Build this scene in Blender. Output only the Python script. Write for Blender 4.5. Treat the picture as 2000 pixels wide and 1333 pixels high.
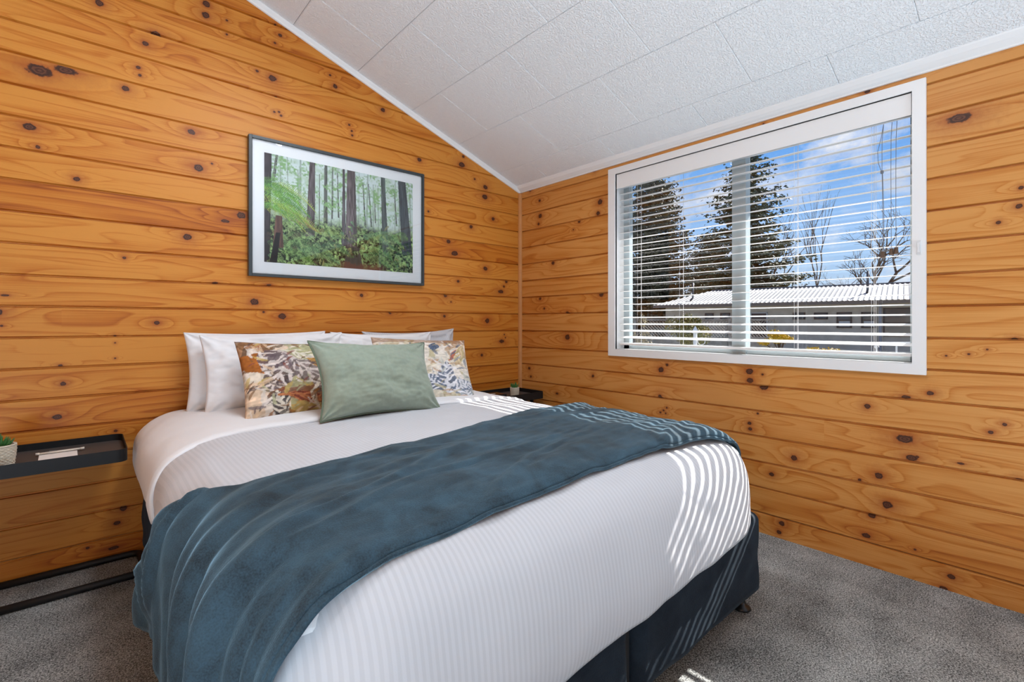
import bpy, bmesh, math, random
import numpy as np
from mathutils import Vector, Matrix, noise as mnoise
D = bpy.data; SC = bpy.context.scene; COL = SC.collection
PI = math.pi
for o in list(D.objects): D.objects.remove(o)

# ------------------------------------------------------------ camera
FPX = 945.7
YAW = math.atan(835/FPX)
CAM = Vector((-2.711, -2.968, 1.122))
cd = D.cameras.new('camera'); cam = D.objects.new('camera', cd); COL.objects.link(cam)
cd.sensor_fit = 'HORIZONTAL'; cd.sensor_width = 36.0; cd.lens = 36.0*FPX/2000
cd.shift_y = -(666.5-631.0)/2000
cd.clip_start = 0.02; cd.clip_end = 500
cam.location = CAM; cam.rotation_euler = (PI/2, 0, -YAW)
SC.camera = cam

# ------------------------------------------------------------ view
SC.view_settings.view_transform = 'Standard'; SC.view_settings.look = 'None'
SC.view_settings.gamma = 1.0; SC.view_settings.use_curve_mapping = False
SC.view_settings.exposure = 0.0

# ------------------------------------------------------------ node helper
class NT:
    def __init__(s, tree): s.t = tree; s.t.nodes.clear()
    def n(s, typ, **kw):
        nd = s.t.nodes.new(typ)
        for k, v in kw.items():
            if k.startswith('_'): setattr(nd, k[1:], v)
        for k, v in kw.items():
            if k.startswith('_'): continue
            key = int(k[1:]) if (k[0] == 'i' and k[1:].isdigit()) else k.replace('__', ' ')
            inp = nd.inputs[key]
            if isinstance(v, bpy.types.NodeSocket): s.t.links.new(v, inp)
            else: inp.default_value = v
        return nd
    def link(s, a, b): s.t.links.new(a, b)
    def math(s, op, a, b=None, c=None, clamp=False):
        nd = s.t.nodes.new('ShaderNodeMath'); nd.operation = op; nd.use_clamp = clamp
        for i, v in enumerate((a, b, c)):
            if v is None: continue
            if isinstance(v, bpy.types.NodeSocket): s.t.links.new(v, nd.inputs[i])
            else: nd.inputs[i].default_value = v
        return nd.outputs[0]
    def vmath(s, op, a, b=None):
        nd = s.t.nodes.new('ShaderNodeVectorMath'); nd.operation = op
        for i, v in enumerate((a, b)):
            if v is None: continue
            if isinstance(v, bpy.types.NodeSocket): s.t.links.new(v, nd.inputs[i])
            else: nd.inputs[i].default_value = v
        return nd.outputs[1] if op in ('LENGTH', 'DOT_PRODUCT', 'DISTANCE') else nd.outputs[0]
    def ramp(s, fac, stops, interp='LINEAR'):
        nd = s.t.nodes.new('ShaderNodeValToRGB'); nd.color_ramp.interpolation = interp
        cr = nd.color_ramp
        while len(cr.elements) > 1: cr.elements.remove(cr.elements[-1])
        for i, (p, c) in enumerate(stops):
            e = cr.elements[0] if i == 0 else cr.elements.new(p)
            e.position = p; e.color = (*c, 1) if len(c) == 3 else c
        s.t.links.new(fac, nd.inputs[0]); return nd.outputs[0]
    def mix(s, fac, a, b, mode='MIX'):
        nd = s.t.nodes.new('ShaderNodeMix'); nd.data_type = 'RGBA'; nd.blend_type = mode; nd.clamp_factor = True
        for i, v in ((0, fac), (6, a), (7, b)):
            if isinstance(v, bpy.types.NodeSocket): s.t.links.new(v, nd.inputs[i])
            else: nd.inputs[i].default_value = v if i == 0 else ((*v, 1) if len(v) == 3 else v)
        return nd.outputs[2]
    def noise(s, vec, scale, detail=2, rough=.5, dist=0):
        nd = s.n('ShaderNodeTexNoise', Scale=scale, Detail=detail, Roughness=rough, Distortion=dist)
        if vec is not None: s.link(vec, nd.inputs['Vector'])
        return nd.outputs[0]
    def mapping(s, vec, scale=(1, 1, 1), loc=(0, 0, 0), rot=(0, 0, 0)):
        nd = s.n('ShaderNodeMapping'); s.link(vec, nd.inputs[0])
        nd.inputs['Location'].default_value = loc; nd.inputs['Rotation'].default_value = rot; nd.inputs['Scale'].default_value = scale
        return nd.outputs[0]
    def bump(s, h, strength=.3, dist=.01):
        nd = s.n('ShaderNodeBump', Strength=strength, Distance=dist); s.link(h, nd.inputs['Height']); return nd.outputs[0]

# ------------------------------------------------------------ world: blue sky with scattered cloud
W = D.worlds.new('sky'); SC.world = W; W.use_nodes = True
w = NT(W.node_tree)
tc = w.n('ShaderNodeTexCoord').outputs['Generated']
sep = w.n('ShaderNodeSeparateXYZ'); w.link(tc, sep.inputs[0])
el = sep.outputs[2]
grad = w.ramp(el, [(0.0, (.66, .80, .95)), (.10, (.42, .65, .95)), (.30, (.16, .42, .92)), (.6, (.06, .24, .74)), (1, (.04, .16, .6))])
cl = w.noise(w.mapping(tc, (5.2, 5.2, 8.5), (1.3, .4, 2.2)), 1.0, 7, .62, .3)
clm = w.ramp(cl, [(.465, (0, 0, 0)), (.56, (.5, .5, .5)), (.64, (1, 1, 1))])
clc = w.ramp(w.noise(w.mapping(tc, (9, 9, 14)), 1.0, 4), [(.35, (.72, .76, .84)), (.6, (.97, .97, .99))])
skyc = w.mix(clm, grad, clc)
bg = w.n('ShaderNodeBackground', Strength=1.0); w.link(skyc, bg.inputs[0])
wo = w.n('ShaderNodeOutputWorld'); w.link(bg.outputs[0], wo.inputs[0])

# ------------------------------------------------------------ sun and added fill lights
sl = D.lights.new('sun', 'SUN'); sl.energy = 16.5; sl.angle = math.radians(.30); sl.color = (1, .965, .91)
so = D.objects.new('sun', sl); COL.objects.link(so)
SLOPE_X = -.349
SUND = Vector((-1, .18, -.78)).normalized()
so.rotation_euler = SUND.to_track_quat('-Z', 'Y').to_euler()

def area(name, loc, direction, sx, sy, power, color):
    l = D.lights.new(name, 'AREA'); l.shape = 'RECTANGLE'; l.size = sx; l.size_y = sy; l.energy = power; l.color = color
    o = D.objects.new(name, l); COL.objects.link(o); o.location = loc
    o.rotation_euler = Vector(direction).normalized().to_track_quat('-Z', 'Z').to_euler()
    return o
# added fill lights with no fixtures; first one outside the unseen back slider
area('slider_fill', (-2.0, -6.62, 1.05), (0, 1, .05), 3.2, 1.9, 6, (.80, .91, 1.0))  # added area fill shining in through the unseen slider
area('floor_up_fill', (-.75, -4.3, .20), (0, .1, 1), 1.2, 1.5, 46, (.68, .86, 1.0))  # added up-facing fill near the floor, brightens the ceiling
area('back_left_up_fill', (-3.8, -3.3, .25), (.1, .1, 1), .9, .9, 88, (.68, .85, 1.0))  # unseen area fill facing up at back left, no lamp stands here
pl_ = D.lights.new('overhead_point_fill', 'POINT'); pl_.energy = 30; pl_.shadow_soft_size = .2; pl_.color = (.90, .95, 1.0)  # added bare point fill over the bed, no pendant hangs here
po_ = D.objects.new('overhead_point_fill', pl_); COL.objects.link(po_); po_.location = (-1.95, -2.38, 2.74)
area('bed_head_fill', (-1.70, -1.35, 2.75), (SLOPE_X, -.12, -1), .6, .6, 22, (.88, .94, 1.0))  # invented area fill aimed down at the head of the bed

# ------------------------------------------------------------ objects and tags
def tag(o, label=None, cat=None, group=None, kind=None):
    if label: o['label'] = label
    if cat: o['category'] = cat
    if group: o['group'] = group
    if kind: o['kind'] = kind
    return o
def empty(name, loc=(0, 0, 0), rz=0, **kw):
    o = D.objects.new(name, None); COL.objects.link(o); o.location = loc; o.rotation_euler = (0, 0, rz); o.empty_display_size = .05
    return tag(o, **kw)
def link(name, me, mat=None, parent=None, smooth=False, **kw):
    o = D.objects.new(name, me); COL.objects.link(o)
    if mat is not None:
        for m in (mat if isinstance(mat, (list, tuple)) else [mat]): me.materials.append(m)
    if parent: o.parent = parent
    if smooth: me.polygons.foreach_set('use_smooth', [True]*len(me.polygons))
    return tag(o, **kw)
class MB:
    """collects shapes for one mesh"""
    def __init__(s): s.v = []; s.f = []; s.m = []
    def add(s, vs, fs, mi=0):
        b = len(s.v); s.v += [tuple(p) for p in vs]; s.f += [tuple(b+i for i in f) for f in fs]; s.m += [mi]*len(fs); return s
    def box(s, x0, x1, y0, y1, z0, z1, mi=0, M=None):
        vs = [Vector((x, y, z)) for x in (x0, x1) for y in (y0, y1) for z in (z0, z1)]
        if M is not None: vs = [M@p for p in vs]
        return s.add(vs, [(0, 1, 3, 2), (4, 6, 7, 5), (0, 4, 5, 1), (2, 3, 7, 6), (0, 2, 6, 4), (1, 5, 7, 3)], mi)
    def tube(s, pts, r, n=10, closed=False, cap=True, mi=0):
        pts = [Vector(p) for p in pts]; k = len(pts); rs = r if isinstance(r, (list, tuple)) else [r]*k
        base = len(s.v); up = None
        for i, p in enumerate(pts):
            if closed: t = (pts[(i+1) % k]-pts[i-1])
            else: t = pts[min(i+1, k-1)]-pts[max(i-1, 0)]
            t = t.normalized() if t.length > 1e-9 else Vector((0, 0, 1))
            if up is None: up = Vector((0, 0, 1)) if abs(t.z) < .9 else Vector((1, 0, 0))
            a = t.cross(up); a = a.normalized() if a.length > 1e-6 else Vector((1, 0, 0)); b = t.cross(a).normalized(); up = -b if False else (a.cross(t)).normalized()
            for j in range(n):
                th = 2*PI*j/n; s.v.append(tuple(p+rs[i]*(math.cos(th)*a+math.sin(th)*b)))
        segs = k if closed else k-1
        for i in range(segs):
            for j in range(n):
                a0 = base+i*n+j; a1 = base+i*n+(j+1) % n; b0 = base+((i+1) % k)*n+j; b1 = base+((i+1) % k)*n+(j+1) % n
                s.f.append((a0, a1, b1, b0)); s.m.append(mi)
        if cap and not closed:
            s.f.append(tuple(base+j for j in range(n))[::-1]); s.m.append(mi)
            s.f.append(tuple(base+(k-1)*n+j for j in range(n))); s.m.append(mi)
        return s
    def lathe(s, prof, c=(0, 0, 0), n=24, mi=0):
        base = len(s.v); k = len(prof)
        for r, z in prof:
            for j in range(n):
                th = 2*PI*j/n; s.v.append((c[0]+r*math.cos(th), c[1]+r*math.sin(th), c[2]+z))
        for i in range(k-1):
            for j in range(n):
                s.f.append((base+i*n+j, base+i*n+(j+1) % n, base+(i+1)*n+(j+1) % n, base+(i+1)*n+j)); s.m.append(mi)
        s.f.append(tuple(base+j for j in range(n))[::-1]); s.m.append(mi)
        s.f.append(tuple(base+(k-1)*n+j for j in range(n))); s.m.append(mi)
        return s
    def build(s, name, mat, parent=None, smooth=False, bevel=0, seg=2, **kw):
        me = D.meshes.new(name); me.from_pydata(s.v, [], s.f); me.update()
        o = link(name, me, mat, parent, smooth, **kw)
        if any(s.m): me.polygons.foreach_set('material_index', s.m)
        if bevel:
            bm = bmesh.new(); bm.from_mesh(me); bmesh.ops.remove_doubles(bm, verts=bm.verts, dist=1e-6)
            es = [e for e in bm.edges if len(e.link_faces) == 2 and e.calc_face_angle(0) > .6]
            bmesh.ops.bevel(bm, geom=es, offset=bevel, segments=seg, affect='EDGES', profile=.5); bm.to_mesh(me); bm.free()
        return o
def copy_tree(o, parent=None):
    c = o.copy(); COL.objects.link(c)
    if parent: c.parent = parent
    for ch in list(o.children): copy_tree(ch, c)
    return c
def fbm(x, y, z=0.0, o=3):
    return mnoise.fractal((x, y, z), 1.0, 2.0, o, noise_basis='PERLIN_ORIGINAL')

# ------------------------------------------------------------ materials
def mat(name): m = D.materials.new(name); m.use_nodes = True; return m, NT(m.node_tree)
def out(nt, sh): o = nt.n('ShaderNodeOutputMaterial'); nt.link(sh, o.inputs[0])
def plain(name, col, rough=.5, metal=0, spec=.5, bumpn=0, bs=200, vary=0, sheen=0, coat=0, vs=6, emis=None):
    m, t = mat(name); b = t.n('ShaderNodeBsdfPrincipled', Roughness=rough, Metallic=metal)
    b.inputs['Specular IOR Level'].default_value = spec
    b.inputs['Base Color'].default_value = (*col, 1)
    if sheen: b.inputs['Sheen Weight'].default_value = sheen; b.inputs['Sheen Roughness'].default_value = .4
    if coat: b.inputs['Coat Weight'].default_value = coat; b.inputs['Coat Roughness'].default_value = .1
    tc = t.n('ShaderNodeTexCoord').outputs['Object']
    if vary:
        nz = t.noise(tc, vs, 4); f = t.math('MULTIPLY_ADD', nz, 2*vary, 1-vary)
        c = t.n('ShaderNodeVectorMath', _operation='SCALE'); c.inputs[0].default_value = col; t.link(f, c.inputs[3])
        t.link(c.outputs[0], b.inputs['Base Color'])
    if bumpn: t.link(t.bump(t.noise(tc, bs, 3), bumpn, .002), b.inputs['Normal'])
    out(t, b.outputs[0]); return m

def pine_material(name, axis, PINE):
    m, t = mat(name)
    tc = t.n('ShaderNodeTexCoord').outputs['Object']
    sp = t.n('ShaderNodeSeparateXYZ'); t.link(tc, sp.inputs[0])
    u = sp.outputs[axis]; v = sp.outputs[2]
    seed = t.n('ShaderNodeAttribute', _attribute_name='seed').outputs['Fac']
    tone = t.n('ShaderNodeAttribute', _attribute_name='tone').outputs['Fac']
    ds = []
    for k in ('knot_a', 'knot_b', 'knot_c'):
        at = t.n('ShaderNodeAttribute', _attribute_name=k).outputs['Vector']
        ae = t.n('ShaderNodeAttribute', _attribute_name=k+'_e').outputs['Vector']
        s2 = t.n('ShaderNodeSeparateXYZ'); t.link(at, s2.inputs[0])
        s3 = t.n('ShaderNodeSeparateXYZ'); t.link(ae, s3.inputs[0])
        r = s2.outputs[2]
        du = t.math('DIVIDE', t.math('SUBTRACT', u, s2.outputs[0]), t.math('MULTIPLY', r, s3.outputs[0]))
        dv = t.math('DIVIDE', t.math('SUBTRACT', v, s2.outputs[1]), r)
        # wobble the outline
        wob = t.noise(tc, 55, 3, .6)
        dd = t.math('SQRT', t.math('ADD', t.math('MULTIPLY', du, du), t.math('MULTIPLY', dv, dv)))
        dd = t.math('MULTIPLY', dd, t.math('MULTIPLY_ADD', wob, 1.0, .5))
        # long halo stretched along the board
        du2 = t.math('MULTIPLY', du, .42)
        hh = t.math('SQRT', t.math('ADD', t.math('MULTIPLY', du2, du2), t.math('MULTIPLY', dv, dv)))
        ds.append((dd, hh, dv))
    d = t.math('MINIMUM', t.math('MINIMUM', ds[0][0], ds[1][0]), ds[2][0]); h = t.math('MINIMUM', t.math('MINIMUM', ds[0][1], ds[1][1]), ds[2][1])
    g = t.math('POWER', 2.718, t.math('MULTIPLY', t.math('MULTIPLY', h, h), -.09))
    cmb = t.n('ShaderNodeCombineXYZ')
    t.link(t.math('MULTIPLY', u, .75), cmb.inputs[0]); t.link(t.math('MULTIPLY', v, 7.5), cmb.inputs[1]); t.link(t.math('MULTIPLY', seed, 17.3), cmb.inputs[2])
    F = t.noise(cmb.outputs[0], 1.0, 1.2, .45, .35)
    F = t.math('ADD', F, t.math('MULTIPLY', g, .24))
    F = t.math('ADD', F, t.math('MULTIPLY', v, 1.1))
    ring = t.math('FRACT', t.math('MULTIPLY', F, 9.0))
    # sharp late-wood edge and soft early wood
    rg = t.ramp(ring, [(0, (0, 0, 0)), (.45, (.12, .12, .12)), (.80, (.62, .62, .62)), (.9, (1, 1, 1)), (.97, (.35, .35, .35)), (1, (0, 0, 0))])
    cmb2 = t.n('ShaderNodeCombineXYZ'); t.link(t.math('MULTIPLY', u, 3.0), cmb2.inputs[0]); t.link(t.math('MULTIPLY', v, 260), cmb2.inputs[1]); t.link(seed, cmb2.inputs[2])
    fine = t.noise(cmb2.outputs[0], 1.0, 3, .6)
    cmb3 = t.n('ShaderNodeCombineXYZ'); t.link(t.math('MULTIPLY', u, 1.1), cmb3.inputs[0]); t.link(t.math('MULTIPLY', v, 11), cmb3.inputs[1]); t.link(t.math('MULTIPLY', seed, 5), cmb3.inputs[2])
    broad = t.noise(cmb3.outputs[0], 1.0, 3, .55)
    fac = t.math('ADD', t.math('MULTIPLY', rg, .46), t.math('MULTIPLY', t.math('SUBTRACT', fine, .5), .85))
    fac = t.math('ADD', fac, t.math('MULTIPLY', t.math('SUBTRACT', broad, .5), 1.25))
    fac = t.math('ADD', fac, t.math('MULTIPLY', tone, .55), clamp=True)
    colr = t.ramp(fac, [(0, PINE[0]), (.4, PINE[1]), (.75, PINE[2]), (1, PINE[3])])
    # reddish halo round the knots, then dark heart
    halo = t.ramp(d, [(0, (1, 1, 1)), (.09, (1, 1, 1)), (.14, (.45, .45, .45)), (.22, (.22, .22, .22)), (.5, (0, 0, 0))])
    dsc = t.math('DIVIDE', d, 8.0)
    halo = t.ramp(dsc, [(.10, (1, 1, 1)), (.16, (.70, .70, .70)), (.27, (.34, .34, .34)), (.60, (0, 0, 0))])
    colr = t.mix(halo, colr, (.33, .082, .014))
    ringk = t.math('MULTIPLY_ADD', t.math('SINE', t.math('MULTIPLY', d, 16)), .5, .5)
    heart = t.mix(ringk, (.055, .016, .008), (.125, .042, .018))
    core = t.ramp(dsc, [(.095, (1, 1, 1)), (.135, (0, 0, 0))])
    colr = t.mix(core, colr, heart)
    rim = t.ramp(dsc, [(.075, (0, 0, 0)), (.105, (.85, .85, .85)), (.14, (0, 0, 0))])
    colr = t.mix(rim, colr, (.025, .010, .006))
    b = t.n('ShaderNodeBsdfPrincipled', Roughness=.5); b.inputs['Specular IOR Level'].default_value = .28
    t.link(colr, b.inputs['Base Color'])
    b.inputs['Coat Weight'].default_value = .10; b.inputs['Coat Roughness'].default_value = .34
    t.link(t.bump(t.math('ADD', fine, t.math('MULTIPLY', rg, .5)), .12, .0015), b.inputs['Normal'])
    out(t, b.outputs[0]); return m
PINE_A = pine_material('varnished_pine_headwall', 0, [(.60, .238, .036), (.49, .152, .013), (.35, .087, .006), (.19, .036, .003)])
PINE_B = pine_material('varnished_pine_sidewall', 1, [(.62, .280, .072), (.52, .190, .032), (.39, .112, .014), (.23, .052, .006)])  # greyer palette: the side wall's gloss reflections mixed into the wood colour

def cloth(name, col, rough=.9, sheen=.2, bs=900, bstr=.25, vary=.06, stripe=None, vs=8):
    m, t = mat(name); tc = t.n('ShaderNodeTexCoord').outputs['Object']
    b = t.n('ShaderNodeBsdfPrincipled', Roughness=rough); b.inputs['Specular IOR Level'].default_value = .2
    b.inputs['Sheen Weight'].default_value = sheen; b.inputs['Sheen Roughness'].default_value = .5
    f = t.math('MULTIPLY_ADD', t.noise(tc, vs, 4), 2*vary, 1-vary)
    if stripe:
        sp = t.n('ShaderNodeSeparateXYZ'); t.link(tc, sp.inputs[0])
        wv = t.math('MULTIPLY_ADD', t.math('SINE', t.math('MULTIPLY', sp.outputs[0], 2*PI/stripe[0])), .5, .5)
        wv = t.ramp(wv, [(.35, (0, 0, 0)), (.62, (1, 1, 1))])
        f = t.math('MULTIPLY', f, t.math('MULTIPLY_ADD', wv, stripe[1], 1-stripe[1]))
        t.link(t.math('MULTIPLY_ADD', wv, -.25, rough), b.inputs['Roughness'])
    c = t.n('ShaderNodeVectorMath', _operation='SCALE'); c.inputs[0].default_value = col; t.link(f, c.inputs[3])
    t.link(c.outputs[0], b.inputs['Base Color'])
    t.link(t.bump(t.noise(tc, bs, 2), bstr, .0012), b.inputs['Normal'])
    out(t, b.outputs[0]); return m
M = {}
M['duvet'] = cloth('white_striped_sateen', (.575, .585, .62), .8, .1, 700, .12, .02, (.0145, .075))
M['pillow'] = cloth('white_cotton', (.78, .78, .80), .85, .1, 700, .12, .02)
M['green'] = cloth('sage_linen', (.280, .335, .270), .95, .25, 420, .5, .14, vs=60)
M['greenp'] = cloth('sage_piping', (.13, .17, .12), .95, .2)
M['white'] = plain('white_gloss_paint', (.80, .81, .82), .35, spec=.4)
M['whitem'] = plain('white_satin_slat', (.84, .84, .84), .4, spec=.4)
M['alu'] = plain('grey_blue_aluminium', (.42, .50, .54), .45, .2)
M['black'] = plain('black_powder_coat', (.008, .0085, .010), .5, spec=.35, bumpn=.1, bs=600)
M['trayin'] = plain('dark_grey_tray_liner', (.055, .05, .048), .6, bumpn=.1)
M['plastic'] = plain('black_plastic', (.012, .012, .013), .35)
M['paper'] = plain('note_paper', (.80, .78, .76), .9, bumpn=.1)
M['pen'] = plain('bamboo_pen', (.72, .64, .55), .6, vary=.1, vs=90)
M['frame'] = plain('dark_slate_frame', (.035, .045, .05), .4, spec=.5)
M['mat_board'] = plain('white_mount_board', (.90, .91, .93), .9)
M['cord'] = plain('white_cord', (.75, .75, .76), .8)
M['cordd'] = plain('grey_cord', (.16, .17, .20), .8)
M['tassel'] = plain('brown_wood_tassel', (.10, .055, .03), .5)
M['leafg'] = plain('succulent_green', (.045, .16, .035), .45, vary=.3, vs=60)
M['basket'] = plain('cream_woven_fibre', (.66, .58, .47), .85, bumpn=.4, bs=300, vary=.12, vs=80)
M['soil'] = plain('dark_soil', (.03, .022, .015), .95)
M['grout'] = plain('dark_gap', (.10, .10, .10), .9)
M['reed'] = plain('pine_bead', (.52, .22, .065), .45, vary=.15, vs=20)

def velvet(name, col, lo, hi, shw=.5):
    m, t = mat(name); tc = t.n('ShaderNodeTexCoord').outputs['Object']
    n1 = t.noise(t.mapping(tc, (1, 1, 1)), 9, 5, .6, .6); n2 = t.noise(tc, 320, 2)
    f = t.math('ADD', t.math('MULTIPLY', n1, .8), t.math('MULTIPLY', n2, .35))
    c = t.ramp(f, [(.38, lo), (.72, hi)])
    b = t.n('ShaderNodeBsdfPrincipled', Roughness=.85); b.inputs['Specular IOR Level'].default_value = .15
    t.link(c, b.inputs['Base Color']); b.inputs['Sheen Weight'].default_value = shw; b.inputs['Sheen Roughness'].default_value = .35
    b.inputs['Sheen Tint'].default_value = (*col, 1)
    t.link(t.bump(n2, .5, .002), b.inputs['Normal']); out(t, b.outputs[0]); return m
M['throw'] = velvet('blue_fleece', (.45, .72, .9), (.019, .025, .030), (.048, .092, .128))
M['base'] = velvet('navy_suede', (.35, .5, .65), (.008, .012, .019), (.017, .027, .040), .12)

def carpet():
    m, t = mat('grey_carpet'); tc = t.n('ShaderNodeTexCoord').outputs['Object']
    n = t.noise(tc, 210, 4, .75); n2 = t.noise(tc, 5, 3); v = t.n('ShaderNodeTexVoronoi', Scale=170.0); t.link(tc, v.inputs['Vector'])
    f = t.math('ADD', t.math('ADD', t.math('MULTIPLY', n, 1.05), t.math('MULTIPLY', n2, .22)), t.math('MULTIPLY', v.outputs['Distance'], -.15))
    c = t.ramp(f, [(.46, (.06, .06, .058)), (.60, (.50, .52, .51)), (.73, (.95, .97, .95))])
    b = t.n('ShaderNodeBsdfPrincipled', Roughness=1.0); b.inputs['Specular IOR Level'].default_value = .1
    t.link(c, b.inputs['Base Color']); b.inputs['Sheen Weight'].default_value = .15
    t.link(t.bump(f, 1.0, .008), b.inputs['Normal']); out(t, b.outputs[0]); return m
M['carpet'] = carpet()
def ceilmat():
    m, t = mat('embossed_white_ceiling_tile'); tc = t.n('ShaderNodeTexCoord').outputs['Object']
    n = t.noise(tc, 120, 2, .5, .4)
    b = t.n('ShaderNodeBsdfPrincipled', Roughness=.75); b.inputs['Base Color'].default_value = (.83, .86, .89, 1)
    b.inputs['Specular IOR Level'].default_value = .3
    h = t.ramp(n, [(.40, (0, 0, 0)), (.58, (1, 1, 1))])
    t.link(t.bump(h, .8, .003), b.inputs['Normal']); out(t, b.outputs[0]); return m
M['ceil'] = ceilmat()
def glassmat(name, k=.9, tint=(1, 1, 1)):
    m, t = mat(name); tr = t.n('ShaderNodeBsdfTransparent', Color=(*tint, 1)); gl = t.n('ShaderNodeBsdfGlossy', Roughness=.01)
    fr = t.n('ShaderNodeFresnel', IOR=1.45); mx = t.n('ShaderNodeMixShader')
    t.link(t.math('MULTIPLY', fr.outputs[0], k), mx.inputs[0]); t.link(tr.outputs[0], mx.inputs[1]); t.link(gl.outputs[0], mx.inputs[2])
    out(t, mx.outputs[0]); return m
M['glass'] = glassmat('clear_pane'); M['pglass'] = glassmat('picture_glass', 1.0)
def vcol(name, rough=.8, sheen=0, bs=0):
    m, t = mat(name); a = t.n('ShaderNodeAttribute', _attribute_name='pattern'); b = t.n('ShaderNodeBsdfPrincipled', Roughness=rough)
    t.link(a.outputs['Color'], b.inputs['Base Color']); b.inputs['Specular IOR Level'].default_value = .2
    if bs:
        tc = t.n('ShaderNodeTexCoord').outputs['Object']; t.link(t.bump(t.noise(tc, bs, 2), .2, .001), b.inputs['Normal'])
    out(t, b.outputs[0]); return m
M['print'] = vcol('printed_photo', .7); M['pattern'] = vcol('leaf_print_cotton', .85, 0, 600)

# ============================================================ room shell
PB = .136; Z0 = .105 - .136
SL = .349; H0 = 2.226            # ceiling plane z = H0 - SL*x (x is negative inside)
XL, YB = -4.3, -6.5              # left wall, back wall
for mm in ():
    pass
def seg_hole(a, b, hole):
    if not hole: return [(a, b)]
    r = []
    if hole[0] > a: r.append((a, min(b, hole[0])))
    if hole[1] < b: r.append((max(a, hole[1]), b))
    return r
def board_wall(name, axis, off, sgn, u0, u1, ztop, knots, mat_, hole=None, seedo=0, tones=None):
    """horizontal shiplap boards with a v groove; sgn = direction the room lies in"""
    rnd = random.Random(seedo+5)
    vs, fs, ka, se, to = [], [], [], [], []
    k = 0
    while Z0+k*PB < ztop:
        za = max(0.0, Z0+k*PB); zb = Z0+(k+1)*PB
        seed = rnd.random(); tone = rnd.uniform(-.5, .5)
        if tones and k in tones: tone = tones[k]
        kn = sorted([q for q in knots if Z0+k*PB-.004 <= q[1] < zb-.004])
        hz = hole if hole and (za+zb)/2 > hole[2] and (za+zb)/2 < hole[3] else None
        for (a, b) in seg_hole(u0, u1, hz[:2] if hz else None):
            cuts = [a, b]
            for i, q in enumerate(kn):
                if a < q[0] < b: cuts.append(q[0])
                if i+1 < len(kn):
                    mid = (q[0]+kn[i+1][0])/2
                    if a < mid < b: cuts.append(mid)
            # keep pieces short so the wall stays well conditioned
            cuts = sorted(set(round(c, 5) for c in cuts))
            prof = [(za, .0125), (za+.0025, .0120), (za+.0070, 0), (zb-.0052, 0), (zb-.0028, .0120), (zb, .0125)]
            if k == 0: prof = [(za, 0), (zb-.0048, 0), (zb-.0022, .0085), (zb, .0095)]
            for c0, c1 in zip(cuts[:-1], cuts[1:]):
                if c1-c0 < 1e-4: continue
                cm = (c0+c1)/2
                near = sorted(kn, key=lambda q: abs(q[0]-cm))[:3]
                near += [(99, 99, .01, 1)]*(3-len(near))
                for (p0, d0), (p1, d1) in zip(prof[:-1], prof[1:]):
                    bi = len(vs)
                    for (uu, pz, dd) in ((c0, p0, d0), (c1, p0, d0), (c1, p1, d1), (c0, p1, d1)):
                        w_ = off - sgn*dd
                        vs.append((uu, w_, pz) if axis == 0 else (w_, uu, pz))
                    f = (bi, bi+1, bi+2, bi+3)
                    if (axis == 0) == (sgn > 0): f = f[::-1]
                    fs.append(f); ka.append(near); se.append(seed); to.append(tone)
        k += 1
    me = D.meshes.new(name); me.from_pydata(vs, [], fs)
    def cattr(nm, typ, vals, w_):
        at = me.attributes.new(nm, typ, 'CORNER')
        arr = np.repeat(np.array(vals, dtype=np.float32), 4, axis=0).ravel()
        at.data.foreach_set('vector' if w_ else 'value', arr)
    for i, nm in enumerate(('knot_a', 'knot_b', 'knot_c')):
        cattr(nm, 'FLOAT_VECTOR', [(q[i][0], q[i][1], q[i][2]*.62) for q in ka], True)
        cattr(nm+'_e', 'FLOAT_VECTOR', [(q[i][3]*1.12, 0, 0) for q in ka], True)
    cattr('seed', 'FLOAT', se, False); cattr('tone', 'FLOAT', to, False)
    return me
def clip_ceiling(me):
    bm = bmesh.new(); bm.from_mesh(me)
    bmesh.ops.bisect_plane(bm, geom=bm.verts[:]+bm.edges[:]+bm.faces[:], plane_co=(0, 0, H0+.01), plane_no=(SL, 0, 1), clear_outer=True)
    bm.to_mesh(me); bm.free()
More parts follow.
